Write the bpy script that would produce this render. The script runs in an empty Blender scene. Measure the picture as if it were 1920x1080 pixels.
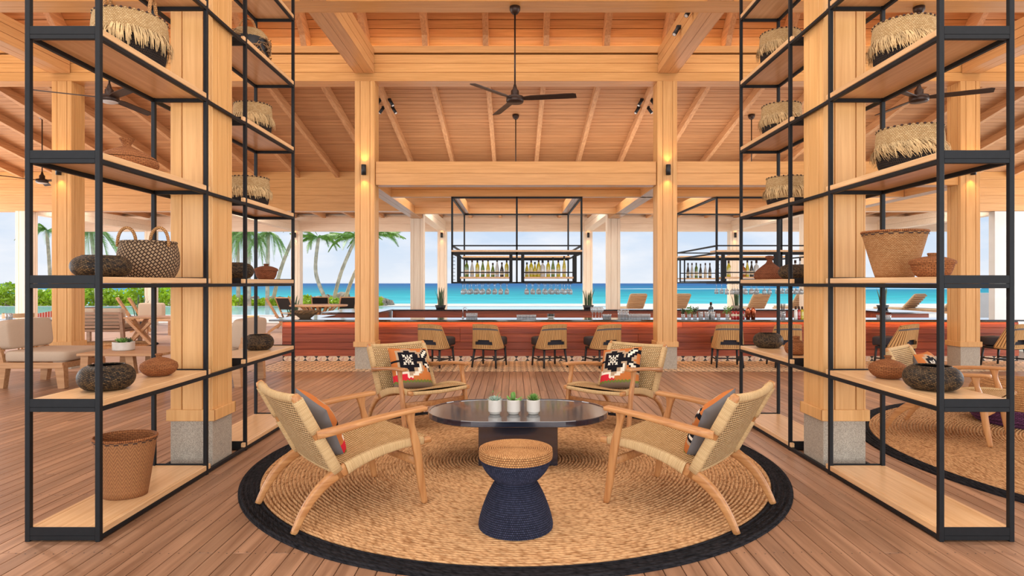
import bpy, math, random
from mathutils import Vector, Matrix, Euler
random.seed(7)
D = bpy.data
COL = bpy.context.scene.collection
SC = bpy.context.scene
PI = math.pi

def lin(c):
    return tuple(((x / 12.92) if x <= 0.04045 else ((x + 0.055) / 1.055) ** 2.4) for x in [v / 255.0 for v in c[:3]])

# ------------------------------------------------------------------ camera
cam_d = D.cameras.new('camera'); cam = D.objects.new('camera', cam_d); COL.objects.link(cam)
cam.location = (-0.03, 0, 1.4); cam.rotation_euler = (PI / 2, 0, 0)
cam_d.sensor_width = 36; cam_d.lens = 1160 / 1920 * 36
cam_d.shift_x = -4 / 1920; cam_d.shift_y = -9 / 1920
cam_d.clip_start = 0.05; cam_d.clip_end = 9000
SC.camera = cam
SC.view_settings.view_transform = 'Standard'; SC.view_settings.look = 'None'
SC.view_settings.gamma = 1.0; SC.view_settings.use_curve_mapping = False
SC.view_settings.exposure = 0.0

# ------------------------------------------------------------------ world
w = D.worlds.new('world'); SC.world = w; w.use_nodes = True
nt = w.node_tree; nt.nodes.clear()
def N(t, k, **kw):
    n = t.nodes.new(k)
    for a, b in kw.items():
        if a.startswith('i_'):
            n.inputs[a[2:].replace('_', ' ')].default_value = b
        else:
            setattr(n, a, b)
    return n
out = N(nt, 'ShaderNodeOutputWorld'); bg = N(nt, 'ShaderNodeBackground')
tc = N(nt, 'ShaderNodeTexCoord'); sep = N(nt, 'ShaderNodeSeparateXYZ')
ramp = N(nt, 'ShaderNodeValToRGB')
cr = ramp.color_ramp
cr.elements[0].position = 0.0; cr.elements[0].color = (*lin((226, 233, 242)), 1)
cr.elements[1].position = 1.0; cr.elements[1].color = (*lin((120, 165, 220)), 1)
e = cr.elements.new(0.12); e.color = (*lin((186, 211, 240)), 1)
e = cr.elements.new(0.35); e.color = (*lin((150, 190, 232)), 1)
mp = N(nt, 'ShaderNodeMapping'); mp.inputs['Scale'].default_value = (3.2, 3.2, 9.0)
nz = N(nt, 'ShaderNodeTexNoise'); nz.inputs['Scale'].default_value = 1.6; nz.inputs['Detail'].default_value = 7; nz.inputs['Roughness'].default_value = 0.55
cl = N(nt, 'ShaderNodeValToRGB'); cl.color_ramp.elements[0].position = 0.42; cl.color_ramp.elements[1].position = 0.68
mx = N(nt, 'ShaderNodeMixRGB'); mx.inputs['Color2'].default_value = (*lin((243, 244, 248)), 1)
L = nt.links.new
L(tc.outputs['Generated'], sep.inputs[0]); L(sep.outputs['Z'], ramp.inputs[0])
L(tc.outputs['Generated'], mp.inputs[0]); L(mp.outputs[0], nz.inputs['Vector']); L(nz.outputs['Fac'], cl.inputs[0])
L(cl.outputs[0], mx.inputs['Fac']); L(ramp.outputs[0], mx.inputs['Color1'])
L(mx.outputs[0], bg.inputs['Color']); bg.inputs['Strength'].default_value = 1.08
L(bg.outputs[0], out.inputs[0])

# ------------------------------------------------------------------ sun and large area lights
sd = D.lights.new('sun', 'SUN'); sd.energy = 3.2; sd.angle = math.radians(3); sd.color = (1.0, 0.95, 0.86)
so = D.objects.new('sun', sd); COL.objects.link(so); so.rotation_euler = Vector((-.62, .42, .80)).to_track_quat('Z', 'Y').to_euler()
def area(name, loc, rot, sx, sy, power, color):
    a = D.lights.new(name, 'AREA'); a.shape = 'RECTANGLE'; a.size = sx; a.size_y = sy; a.energy = power; a.color = color
    o = D.objects.new(name, a); COL.objects.link(o); o.location = loc; o.rotation_euler = [math.radians(v) for v in rot]
    return o
area('front_daylight_fill', (0, -6.0, 2.6), (96, 0, 0), 24, 5.0, 1580, (0.96, 0.98, 1.0))  # unseen panel added behind the camera to lift the whole room
area('front_skirt_fill', (0, 3.1, 4.3), (10, 0, 0), 12, 2.6, 240, (1.0, 0.98, 0.95))  # made-up panel overhead, added to brighten rug, deck and shelf tops
area('roof_fill', (0, 7.3, 7.3), (0, 0, 0), 22, 1.6, 560, (1.0, 0.97, 0.93))  # unseen panel added under the ridge as fill, not a fitting
area('left_daylight_fill', (-15.4, 10, 1.9), (99, 0, -90), 13, 3.4, 900, (0.95, 0.98, 1.0))  # added at the open left side to strengthen the daylight
area('right_daylight_fill', (15.4, 10, 1.9), (99, 0, 90), 13, 3.4, 900, (0.95, 0.98, 1.0))  # its twin, added fill at the open right side
area('rear_veranda_fill', (-2, 16.85, 3.56), (12, 0, 0), 30, 1.5, 700, (1.0, 0.98, 0.95))  # helper hidden behind the row three beam, added to lighten the fascia
area('canopy_up_fill', (2.4, 12.95, 3.42), (180, 0, 0), 9.4, 2.0, 70, (1.0, 0.96, 0.9))  # added on top of the bar canopy, out of view, for the ceiling
area('canopy_down_fill', (2.4, 12.95, 3.34), (0, 0, 0), 9.4, 1.6, 200, (1.0, 0.96, 0.9))  # added between the canopy beams, unseen, to lift the dark bar

# ------------------------------------------------------------------ materials
def newmat(name):
    m = D.materials.new(name); m.use_nodes = True
    t = m.node_tree; b = t.nodes['Principled BSDF']
    return m, t, b
def plain(name, c, rough=0.6, metal=0.0, var=0.06, scale=20, bump=0.0, spec=0.5, obrand=0.0):
    m, t, b = newmat(name)
    n = N(t, 'ShaderNodeTexNoise'); n.inputs['Scale'].default_value = scale; n.inputs['Detail'].default_value = 4
    co = N(t, 'ShaderNodeTexCoord'); t.links.new(co.outputs['Object'], n.inputs['Vector'])
    r = N(t, 'ShaderNodeValToRGB'); c = lin(c)
    r.color_ramp.elements[0].position = 0.3; r.color_ramp.elements[1].position = 0.7
    r.color_ramp.elements[0].color = (*[max(0, x * (1 - var * 2)) for x in c], 1)
    r.color_ramp.elements[1].color = (*[min(1, x * (1 + var * 2)) for x in c], 1)
    t.links.new(n.outputs['Fac'], r.inputs[0]); t.links.new(r.outputs[0], b.inputs['Base Color'])
    b.inputs['Roughness'].default_value = rough; b.inputs['Metallic'].default_value = metal
    b.inputs['Specular IOR Level'].default_value = spec
    if bump:
        bp = N(t, 'ShaderNodeBump'); bp.inputs['Strength'].default_value = bump; bp.inputs['Distance'].default_value = 0.004
        t.links.new(n.outputs['Fac'], bp.inputs['Height']); t.links.new(bp.outputs[0], b.inputs['Normal'])
    return m
def wood(name, c1, c2, axis='Z', rough=0.5, rnd=0.12, sc=1.0, bump=0.12, spec=0.4, knots=0.0, huevar=None):
    m, t, b = newmat(name); l = t.links.new
    co = N(t, 'ShaderNodeTexCoord'); oi = N(t, 'ShaderNodeObjectInfo')
    ad = N(t, 'ShaderNodeVectorMath', operation='MULTIPLY_ADD')
    cv = N(t, 'ShaderNodeCombineXYZ')
    for i in range(3): l(oi.outputs['Random'], cv.inputs[i])
    ad.inputs[1].default_value = (13.1, 7.7, 9.3)
    l(cv.outputs[0], ad.inputs[0]); l(co.outputs['Object'], ad.inputs[2])
    mp = N(t, 'ShaderNodeMapping')
    s = {'X': (0.9, 22, 22), 'Y': (22, 0.9, 22), 'Z': (22, 22, 0.9)}[axis]
    mp.inputs['Scale'].default_value = [v * sc for v in s]
    l(ad.outputs[0], mp.inputs[0])
    n = N(t, 'ShaderNodeTexNoise'); n.inputs['Scale'].default_value = 1.5; n.inputs['Detail'].default_value = 6; n.inputs['Roughness'].default_value = 0.6; n.inputs['Distortion'].default_value = 0.6
    l(mp.outputs[0], n.inputs['Vector'])
    r = N(t, 'ShaderNodeValToRGB'); r.color_ramp.elements[0].position = 0.32; r.color_ramp.elements[1].position = 0.68
    r.color_ramp.elements[0].color = (*lin(c2), 1); r.color_ramp.elements[1].color = (*lin(c1), 1)
    l(n.outputs['Fac'], r.inputs[0])
    hs = N(t, 'ShaderNodeHueSaturation')
    ma = N(t, 'ShaderNodeMath', operation='MULTIPLY_ADD'); l(oi.outputs['Random'], ma.inputs[0]); ma.inputs[1].default_value = rnd * 2; ma.inputs[2].default_value = 1 - rnd
    l(ma.outputs[0], hs.inputs['Value']); l(r.outputs[0], hs.inputs['Color']); l(hs.outputs[0], b.inputs['Base Color'])
    b.inputs['Roughness'].default_value = rough; b.inputs['Specular IOR Level'].default_value = spec
    if bump:
        bp = N(t, 'ShaderNodeBump'); bp.inputs['Strength'].default_value = bump; bp.inputs['Distance'].default_value = 0.002
        l(n.outputs['Fac'], bp.inputs['Height']); l(bp.outputs[0], b.inputs['Normal'])
    return m
def weave(name, c1, c2, gap, bw, bh, ms=0.1, rough=0.85, bump=0.8, dist=0.004, rot=0.0, offset=0.5):
    m, t, b = newmat(name); l = t.links.new
    uv = N(t, 'ShaderNodeUVMap'); mp = N(t, 'ShaderNodeMapping'); mp.inputs['Rotation'].default_value = (0, 0, rot)
    k = N(t, 'ShaderNodeTexBrick'); k.offset = offset
    k.inputs['Scale'].default_value = 1.0; k.inputs['Brick Width'].default_value = bw; k.inputs['Row Height'].default_value = bh
    k.inputs['Mortar Size'].default_value = bh * ms; k.inputs['Mortar Smooth'].default_value = 0.6
    k.inputs['Color1'].default_value = (*lin(c1), 1); k.inputs['Color2'].default_value = (*lin(c2), 1); k.inputs['Mortar'].default_value = (*lin(gap), 1)
    l(uv.outputs[0], mp.inputs[0]); l(mp.outputs[0], k.inputs['Vector'])
    n = N(t, 'ShaderNodeTexNoise'); n.inputs['Scale'].default_value = 9; l(uv.outputs[0], n.inputs['Vector'])
    mx = N(t, 'ShaderNodeMixRGB', blend_type='MULTIPLY'); mx.inputs['Fac'].default_value = 0.2
    l(k.outputs['Color'], mx.inputs['Color1']); l(n.outputs['Fac'], mx.inputs['Color2']); 
    l(mx.outputs[0], b.inputs['Base Color'])
    iv = N(t, 'ShaderNodeMath', operation='SUBTRACT'); iv.inputs[0].default_value = 1.0; l(k.outputs['Fac'], iv.inputs[1])
    bp = N(t, 'ShaderNodeBump'); bp.inputs['Strength'].default_value = bump; bp.inputs['Distance'].default_value = dist
    l(iv.outputs[0], bp.inputs['Height']); l(bp.outputs[0], b.inputs['Normal'])
    b.inputs['Roughness'].default_value = rough; b.inputs['Specular IOR Level'].default_value = 0.2
    return m
def zigzag(name, c1, c2, per=0.05, band=0.025, rough=0.8):
    m, t, b = newmat(name); l = t.links.new
    uv = N(t, 'ShaderNodeUVMap'); sp = N(t, 'ShaderNodeSeparateXYZ'); l(uv.outputs[0], sp.inputs[0])
    pp = N(t, 'ShaderNodeMath', operation='PINGPONG'); l(sp.outputs['X'], pp.inputs[0]); pp.inputs[1].default_value = per / 2
    m2 = N(t, 'ShaderNodeMath', operation='MULTIPLY'); l(pp.outputs[0], m2.inputs[0]); m2.inputs[1].default_value = 1.6
    ad = N(t, 'ShaderNodeMath', operation='ADD'); l(m2.outputs[0], ad.inputs[0]); l(sp.outputs['Y'], ad.inputs[1])
    q = N(t, 'ShaderNodeMath', operation='PINGPONG'); l(ad.outputs[0], q.inputs[0]); q.inputs[1].default_value = band / 2
    d = N(t, 'ShaderNodeMath', operation='DIVIDE'); l(q.outputs[0], d.inputs[0]); d.inputs[1].default_value = band / 2
    mx = N(t, 'ShaderNodeMixRGB'); l(d.outputs[0], mx.inputs['Fac']); mx.inputs['Color1'].default_value = (*lin(c1), 1); mx.inputs['Color2'].default_value = (*lin(c2), 1)
    k = N(t, 'ShaderNodeTexBrick'); k.inputs['Scale'].default_value = 1; k.inputs['Brick Width'].default_value = 0.012; k.inputs['Row Height'].default_value = 0.004; k.inputs['Mortar Size'].default_value = 0.0006
    k.inputs['Color1'].default_value = (1, 1, 1, 1); k.inputs['Color2'].default_value = (0.75, 0.75, 0.75, 1); k.inputs['Mortar'].default_value = (0.35, 0.3, 0.25, 1)
    l(uv.outputs[0], k.inputs['Vector'])
    m3 = N(t, 'ShaderNodeMixRGB', blend_type='MULTIPLY'); m3.inputs['Fac'].default_value = 0.8; l(mx.outputs[0], m3.inputs['Color1']); l(k.outputs['Color'], m3.inputs['Color2'])
    l(m3.outputs[0], b.inputs['Base Color']); b.inputs['Roughness'].default_value = rough
    bp = N(t, 'ShaderNodeBump'); bp.inputs['Strength'].default_value = 0.5; bp.inputs['Distance'].default_value = 0.003; l(d.outputs[0], bp.inputs['Height']); l(bp.outputs[0], b.inputs['Normal'])
    return m
def emit(name, c, s):
    m, t, b = newmat(name)
    b.inputs['Base Color'].default_value = (*lin(c), 1)
    b.inputs['Emission Color'].default_value = (*lin(c), 1); b.inputs['Emission Strength'].default_value = s
    return m
def glass(name, c=(240, 246, 248)):
    m, t, b = newmat(name); l = t.links.new
    tr = N(t, 'ShaderNodeBsdfTransparent'); tr.inputs[0].default_value = (.93, .95, .95, 1)
    gl = N(t, 'ShaderNodeBsdfGlossy'); gl.inputs['Roughness'].default_value = .04
    lw = N(t, 'ShaderNodeLayerWeight'); lw.inputs['Blend'].default_value = .45
    ma = N(t, 'ShaderNodeMath', operation='MULTIPLY_ADD'); l(lw.outputs['Facing'], ma.inputs[0]); ma.inputs[1].default_value = .65; ma.inputs[2].default_value = .08
    mx = N(t, 'ShaderNodeMixShader'); l(ma.outputs[0], mx.inputs[0]); l(tr.outputs[0], mx.inputs[1]); l(gl.outputs[0], mx.inputs[2])
    df = N(t, 'ShaderNodeBsdfDiffuse'); df.inputs[0].default_value = (.85, .88, .9, 1); m2 = N(t, 'ShaderNodeMixShader'); m2.inputs[0].default_value = .16; l(mx.outputs[0], m2.inputs[1]); l(df.outputs[0], m2.inputs[2])
    l(m2.outputs[0], t.nodes['Material Output'].inputs['Surface'])
    return m

M = {}
M['honey_z'] = wood('honey_wood_vertical', (222, 170, 108), (204, 150, 88), 'Z', 0.42, 0.05)
M['honey_x'] = wood('honey_wood_across', (218, 162, 100), (198, 142, 80), 'X', 0.34, 0.05)
M['honey_y'] = wood('honey_wood_along', (216, 162, 106), (196, 142, 88), 'Y', 0.34, 0.05)
M['ceil_x'] = wood('ceiling_board', (204, 152, 104), (170, 120, 78), 'X', 0.6, 0.07, sc=0.7)
M['rafter'] = wood('rafter_wood', (216, 166, 118), (186, 134, 90), 'Y', 0.6, 0.05)
M['daylit_z'] = wood('daylit_wood_vertical', (238, 220, 196), (224, 202, 176), 'Z', 0.55, 0.04)  # daylight on the far columns painted in as a paler wood colour
M['daylit_x'] = wood('daylit_wood_across', (236, 214, 188), (222, 196, 168), 'X', 0.55, 0.04)  # fascia and rear beams paled likewise, light put into the colour
M['shelf'] = wood('shelf_oak', (228, 186, 138), (206, 158, 108), 'Y', 0.28, 0.04)
M['deck'] = wood('deck_hardwood', (176, 132, 100), (128, 90, 64), 'Y', 0.38, 0.16, sc=0.6, spec=0.45)
M['teak'] = wood('oiled_teak', (204, 148, 92), (168, 108, 60), 'Y', 0.4, 0.05, sc=1.3)
M['teak_z'] = wood('oiled_teak_upright', (204, 148, 92), (168, 108, 60), 'Z', 0.4, 0.05, sc=1.3)
M['teak_grey'] = wood('weathered_teak', (172, 134, 104), (136, 104, 80), 'X', 0.6, 0.05)
M['lounge_wood'] = wood('lounge_teak', (202, 156, 112), (172, 124, 82), 'X', 0.5, 0.05)
M['mahogany'] = wood('mahogany_board', (176, 90, 56), (128, 56, 34), 'X', 0.42, 0.16, sc=0.8)
M['steel'] = plain('blackened_steel', (17, 18, 20), 0.55, 0.0, 0.1, 30, spec=.3)
M['black'] = plain('black_paint', (24, 24, 26), 0.5, 0, 0.1, 20)
M['bronze'] = plain('dark_bronze', (62, 46, 38), 0.45, 0.5, 0.08, 20)
M['granite'] = plain('granite', (168, 156, 138), 0.75, 0, 0.2, 190)
M['stone_top'] = plain('polished_dark_stone', (40, 42, 46), 0.07, 0, 0.1, 8, spec=1.0)
M['table_black'] = wood('black_stained_oak', (34, 42, 56), (18, 22, 32), 'X', 0.16, 0.02, spec=1.0)  # blue cast in the black stands in for reflected sky
for k_ in ('table_black', 'stone_top'):
    b_ = M[k_].node_tree.nodes['Principled BSDF']; b_.inputs['Coat Weight'].default_value = 1.0; b_.inputs['Coat Roughness'].default_value = .08; b_.inputs['Coat IOR'].default_value = 1.7
M['cord'] = weave('woven_paper_cord', (232, 190, 132), (216, 172, 112), (84, 50, 28), 0.024, 0.0155, 0.16)
M['cord_back'] = weave('woven_cord_back', (232, 196, 142), (218, 178, 122), (78, 48, 26), 0.024, 0.018, 0.16)
M['cord_wrap'] = weave('wrapped_paper_cord', (232, 196, 142), (216, 178, 124), (132, 92, 56), 5.0, 0.0075, 0.14, bump=0.6, dist=0.002)
M['wicker_chair'] = weave('ribbed_wicker', (220, 172, 112), (206, 158, 100), (120, 82, 48), 0.028, 5.0, 0.0012, dist=0.006)
M['grey_band'] = plain('grey_rope_band', (92, 88, 88), 0.9, 0, 0.1, 60)
M['rope_nat'] = weave('natural_rope', (216, 160, 102), (190, 132, 80), (110, 72, 42), 0.014, 0.0125, 0.14)
M['rope_navy'] = weave('navy_rope', (62, 64, 84), (46, 48, 66), (20, 20, 28), 0.013, 0.0115, 0.14)
M['brown_coil'] = weave('brown_coiled_fibre', (176, 112, 66), (156, 94, 52), (92, 52, 28), 0.03, 0.011, 0.16)
M['brown_coil2'] = weave('red_brown_fibre', (150, 88, 56), (128, 72, 44), (70, 38, 22), 0.02, 0.01, 0.18)
M['tan_zig'] = zigzag('tan_zigzag_weave', (184, 126, 74), (142, 88, 46))
M['tan_fine'] = weave('tan_fine_weave', (196, 146, 96), (178, 124, 76), (110, 70, 40), 0.018, 0.008, 0.15)
M['dark_weave'] = weave('dark_rattan', (36, 29, 24), (112, 86, 56), (12, 10, 9), 0.016, 0.0095, 0.18, rot=0.35, rough=0.55)
M['lattice'] = weave('open_rope_lattice', (170, 140, 108), (152, 122, 92), (62, 44, 32), 0.022, 0.022, 0.2, rot=0.785, dist=0.01)
M['raffia'] = weave('plaited_raffia', (208, 174, 124), (186, 148, 98), (116, 84, 52), 0.014, 0.009, 0.12)
M['black_fibre'] = weave('black_openwork_fibre', (34, 32, 34), (24, 22, 24), (70, 54, 40), 0.012, 0.014, 0.14, dist=0.008)
M['strand'] = plain('raffia_strand', (200, 166, 116), 0.85, 0, 0.15, 15)
M['twig'] = plain('twig', (150, 112, 72), 0.8, 0, 0.25, 15)
M['dark_trim'] = plain('dark_fibre_trim', (58, 34, 22), 0.8)
M['linen'] = plain('beige_linen', (190, 168, 144), 0.95, 0, 0.04, 200, 0.15)
M['seat_navy'] = plain('charcoal_fabric', (52, 50, 56), 0.9, 0, 0.08, 200, 0.15)
M['white_ceramic'] = plain('white_ceramic', (208, 199, 186), 0.35, 0, 0.03, 15)
M['soil'] = plain('soil', (50, 38, 28), 0.95, 0, 0.3, 90)
M['leaf'] = plain('leaf_green', (104, 150, 62), 0.5, 0, 0.2, 12)
M['leaf_grey'] = plain('succulent_grey_green', (150, 170, 150), 0.5, 0, 0.15, 30)
M['leaf_dark'] = plain('dark_leaf', (70, 92, 56), 0.5, 0, 0.25, 10)
M['leaf_hedge'] = plain('hedge_leaf', (184, 208, 44), 0.5, 0, 0.28, 1.5)
M['palm_pale'] = plain('pale_palm_leaf', (176, 204, 126), 0.5, 0, 0.2, 2)
M['palm_leaf'] = plain('palm_leaf', (142, 176, 70), 0.5, 0, 0.25, 2)
M['trunk'] = plain('palm_trunk', (216, 190, 162), 0.9, 0, 0.2, 3, 0.4)
M['rock'] = plain('shore_rock', (176, 160, 140), 0.9, 0, 0.25, 1.2, 0.3)
M['sand'] = plain('pale_sand', (232, 222, 204), 0.95, 0, 0.04, 1)
M['pool_stone'] = plain('pale_terrace_stone', (226, 216, 204), 0.8, 0, 0.03, 2)
M['white_wall'] = plain('white_plaster', (214, 212, 206), 0.8, 0, 0.02, 3)
M['yellow_wall'] = plain('ochre_plaster', (236, 196, 130), 0.9, 0, 0.05, 3)
M['red_cloth'] = weave('red_striped_cloth', (206, 92, 74), (190, 80, 66), (236, 214, 200), 0.09, 9.0, 0.002, dist=0.001)
M['copper'] = plain('copper', (206, 120, 84), 0.25, 1.0, 0.04)
M['chrome'] = plain('chrome', (190, 192, 196), 0.2, 1.0, 0.02)
M['glass'] = glass('clear_glass')
M['label'] = plain('cream_paper_label', (222, 206, 176), 0.8)
M['led'] = emit('warm_led_strip', (255, 186, 104), 18.0)
M['led2'] = emit('warm_cove_strip', (255, 214, 150), 13.0)
M['bulb'] = emit('warm_lamp_lens', (255, 176, 92), 9.0)
M['fan_lens'] = plain('frosted_white_lens', (226, 226, 224), 0.5, 0, 0.01)
M['umbra'] = plain('tan_canvas', (190, 156, 118), 0.9, 0, 0.05, 30)
M['purple'] = weave('plum_rope', (110, 62, 92), (92, 50, 78), (50, 26, 42), 0.03, 0.02, 0.14)
M['grout'] = plain('grey_grout', (120, 104, 90), 0.9)
M['tile_cream'] = plain('cream_cement_tile', (226, 206, 182), 0.55, 0, 0.03)
M['tile_pink'] = plain('blush_cement_tile', (206, 166, 142), 0.55, 0, 0.03)
M['tile_tan'] = plain('tan_cement_tile', (226, 192, 150), 0.5, 0, 0.05, 3)
M['tile_black'] = plain('black_cement_tile', (40, 36, 36), 0.55)
M['tile_brown'] = plain('brown_cement_tile', (132, 100, 76), 0.55)
for k_, c_ in dict(bot_yellow=(190, 176, 40), bot_green=(92, 120, 36), bot_clear=(190, 190, 184), bot_dark=(46, 44, 38), bot_amber=(150, 84, 30), bot_red=(170, 40, 36), bot_white=(220, 216, 206)).items():
    M[k_] = plain(k_ + '_glass', c_, 0.12, 0, 0.04, 4, spec=0.9)
# ------------------------------------------------------------------ mesh library
class MB:
    def __init__(s):
        s.v = []; s.f = []; s.uv = []; s.mi = []; s.mats = []; s.sm = []; s.col = None
    def m(s, mat):
        if mat not in s.mats: s.mats.append(mat)
        return s.mats.index(mat)
    def add(s, vs, fs, mat, uvs=None, smooth=False):
        o = len(s.v); k = s.m(mat)
        s.v += [tuple(p) for p in vs]
        for i, f in enumerate(fs):
            s.f.append([o + a for a in f]); s.mi.append(k); s.sm.append(smooth)
            s.uv.append(uvs[i] if uvs else None)
        return s
    def box(s, x0, x1, y0, y1, z0, z1, mat, M4=None, skew=None):
        vs = [Vector((x, y, z)) for z in (z0, z1) for y in (y0, y1) for x in (x0, x1)]
        if M4 is not None: vs = [M4 @ p for p in vs]
        fs = [(0, 2, 3, 1), (4, 5, 7, 6), (0, 1, 5, 4), (2, 6, 7, 3), (0, 4, 6, 2), (1, 3, 7, 5)]
        uv = []
        for f in fs:
            a, b, c = vs[f[0]], vs[f[1]], vs[f[3]]
            lu = (b - a).length; lv = (c - a).length
            uv.append([(0, 0), (lu, 0), (lu, lv), (0, lv)])
        return s.add(vs, fs, mat, uv)
    def cbox(s, x0, x1, y0, y1, z0, z1, mat, c=0.004, M4=None):
        # box with chamfered edges (24 verts)
        c = min(c, (x1 - x0) * .45, (y1 - y0) * .45, (z1 - z0) * .45)
        X = (x0, x1); Y = (y0, y1); Z = (z0, z1); vs = []; idx = {}
        for i in (0, 1):
            for j in (0, 1):
                for k in (0, 1):
                    sx = c if i == 0 else -c; sy = c if j == 0 else -c; sz = c if k == 0 else -c
                    idx[(i, j, k, 0)] = len(vs); vs.append(Vector((X[i], Y[j] + sy, Z[k] + sz)))
                    idx[(i, j, k, 1)] = len(vs); vs.append(Vector((X[i] + sx, Y[j], Z[k] + sz)))
                    idx[(i, j, k, 2)] = len(vs); vs.append(Vector((X[i] + sx, Y[j] + sy, Z[k])))
        fs = []
        for i in (0, 1):
            q = [idx[(i, a, b, 0)] for a, b in ((0, 0), (1, 0), (1, 1), (0, 1))]; fs.append(q if i else q[::-1])
            q = [idx[(a, i, b, 1)] for a, b in ((0, 0), (0, 1), (1, 1), (1, 0))]; fs.append(q if i else q[::-1])
            q = [idx[(a, b, i, 2)] for a, b in ((0, 0), (1, 0), (1, 1), (0, 1))]; fs.append(q if i else q[::-1])
        for a in (0, 1):
            for b in (0, 1):
                q = [idx[(0, a, b, 1)], idx[(1, a, b, 1)], idx[(1, a, b, 2)], idx[(0, a, b, 2)]]; fs.append(q if (a ^ b) else q[::-1])
                q = [idx[(a, 0, b, 2)], idx[(a, 1, b, 2)], idx[(a, 1, b, 0)], idx[(a, 0, b, 0)]]; fs.append(q if (a ^ b) else q[::-1])
                q = [idx[(a, b, 0, 0)], idx[(a, b, 1, 0)], idx[(a, b, 1, 1)], idx[(a, b, 0, 1)]]; fs.append(q if (a ^ b) else q[::-1])
        for i in (0, 1):
            for j in (0, 1):
                for k in (0, 1):
                    q = [idx[(i, j, k, t)] for t in (0, 1, 2)]; fs.append(q if (i + j + k) % 2 else q[::-1])
        if M4 is not None: vs = [M4 @ p for p in vs]
        uv = []
        for f in fs:
            P = [vs[a] for a in f]; n = (P[1] - P[0]).cross(P[2] - P[0]); ax = max(range(3), key=lambda t: abs(n[t]))
            o = [t for t in range(3) if t != ax]; uv.append([(p[o[0]], p[o[1]]) for p in P])
        return s.add(vs, fs, mat, uv)
    def sweep(s, pts, W, H, mat, side=(1, 0, 0), seg=10, pw=3.0, caps=True, smooth=True, closed=False):
        # superelliptic section swept along pts; W along side, H across
        pts = [Vector(p) for p in pts]; n = len(pts)
        if not hasattr(W, '__len__'): W = [W] * n
        if not hasattr(H, '__len__'): H = [H] * n
        vs = []; uvs = []; fs = []; dist = 0.0; per = 2 * (W[0] + H[0]) * .9
        for i, p in enumerate(pts):
            if closed: t = pts[(i + 1) % n] - pts[i - 1]
            else: t = pts[min(i + 1, n - 1)] - pts[max(i - 1, 0)]
            t.normalize()
            sd_ = Vector(side); sd_ = (sd_ - t * sd_.dot(t))
            if sd_.length < 1e-4: sd_ = Vector((0, 1, 0)) - t * t.y
            sd_.normalize(); up = t.cross(sd_)
            if i: dist += (p - pts[i - 1]).length
            for k in range(seg):
                a = 2 * PI * (k + .5) / seg; c, q = math.cos(a), math.sin(a)
                c = math.copysign(abs(c) ** (2 / pw), c); q = math.copysign(abs(q) ** (2 / pw), q)
                vs.append(p + sd_ * c * W[i] / 2 + up * q * H[i] / 2)
            uvs.append(dist)
        rng = n if closed else n - 1
        fu = []
        for i in range(rng):
            j = (i + 1) % n; v0 = uvs[i]; v1 = uvs[j] if j else uvs[i] + (pts[0] - pts[i]).length
            for k in range(seg):
                k2 = (k + 1) % seg
                fs.append((i * seg + k, i * seg + k2, j * seg + k2, j * seg + k))
                fu.append([(per * k / seg, v0), (per * (k + 1) / seg, v0), (per * (k + 1) / seg, v1), (per * k / seg, v1)])
        s.add(vs, fs, mat, fu, smooth)
        if caps and not closed:
            o = len(s.v) - n * seg
            for base, rev in ((0, True), ((n - 1) * seg, False)):
                f = [o + base + k for k in range(seg)]
                if rev: f = f[::-1]
                s.f.append(f); s.mi.append(s.m(mat)); s.sm.append(False); s.uv.append([(s.v[a][0], s.v[a][2]) for a in f])
        return s
    def tube(s, a, b, r, mat, seg=8, r2=None):
        d = Vector(b) - Vector(a); side = (1, 0, 0) if abs(d.normalized().x) < .9 else (0, 0, 1)
        return s.sweep([a, b], [2 * r, 2 * (r if r2 is None else r2)], [2 * r, 2 * (r if r2 is None else r2)], mat, side, seg, 2.0)
    def bar(s, a, b, w, h, mat, side=(1, 0, 0)):
        return s.sweep([a, b], w * 1.0, h * 1.0, mat, side, 4, 1e6, smooth=False) if False else s._bar(a, b, w, h, mat, side)
    def _bar(s, a, b, w, h, mat, side):
        a = Vector(a); b = Vector(b); t = (b - a).normalized(); sd_ = Vector(side); sd_ -= t * sd_.dot(t); sd_.normalize(); up = t.cross(sd_)
        Lg = (b - a).length
        M4 = Matrix((sd_.to_4d(), up.to_4d(), t.to_4d(), (0, 0, 0, 1))).transposed()
        M4 = Matrix.Translation(a) @ Matrix(((sd_.x, up.x, t.x, 0), (sd_.y, up.y, t.y, 0), (sd_.z, up.z, t.z, 0), (0, 0, 0, 1)))
        return s.cbox(-w / 2, w / 2, -h / 2, h / 2, 0, Lg, mat, 0.003, M4)
    def lathe(s, prof, mat, seg=32, c=(0, 0, 0), sx=1.0, sy=1.0, smooth=True, wob=0.0, capb=True, capt=False, ring=0):
        vs = []; fs = []; fu = []; dist = [0]
        rm = max(p[0] for p in prof)
        for i in range(1, len(prof)): dist.append(dist[-1] + math.hypot(prof[i][0] - prof[i - 1][0], prof[i][1] - prof[i - 1][1]))
        if ring: dist = [ring * i / 4 for i in range(len(prof))]
        for r, z in prof:
            for k in range(seg):
                a = 2 * PI * k / seg; q = 1 + (wob * math.sin(3 * a + 1) if wob else 0)
                vs.append((c[0] + r * q * math.cos(a) * sx, c[1] + r * q * math.sin(a) * sy, c[2] + z))
        for i in range(len(prof) - 1):
            for k in range(seg):
                k2 = (k + 1) % seg
                fs.append((i * seg + k, i * seg + k2, (i + 1) * seg + k2, (i + 1) * seg + k))
                u0 = 2 * PI * rm * k / seg; u1 = 2 * PI * rm * (k + 1) / seg
                fu.append([(u0, dist[i]), (u1, dist[i]), (u1, dist[i + 1]), (u0, dist[i + 1])])
        if capb: fs.append(list(range(seg))[::-1]); fu.append([(vs[a][0], vs[a][1]) for a in fs[-1]])
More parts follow.
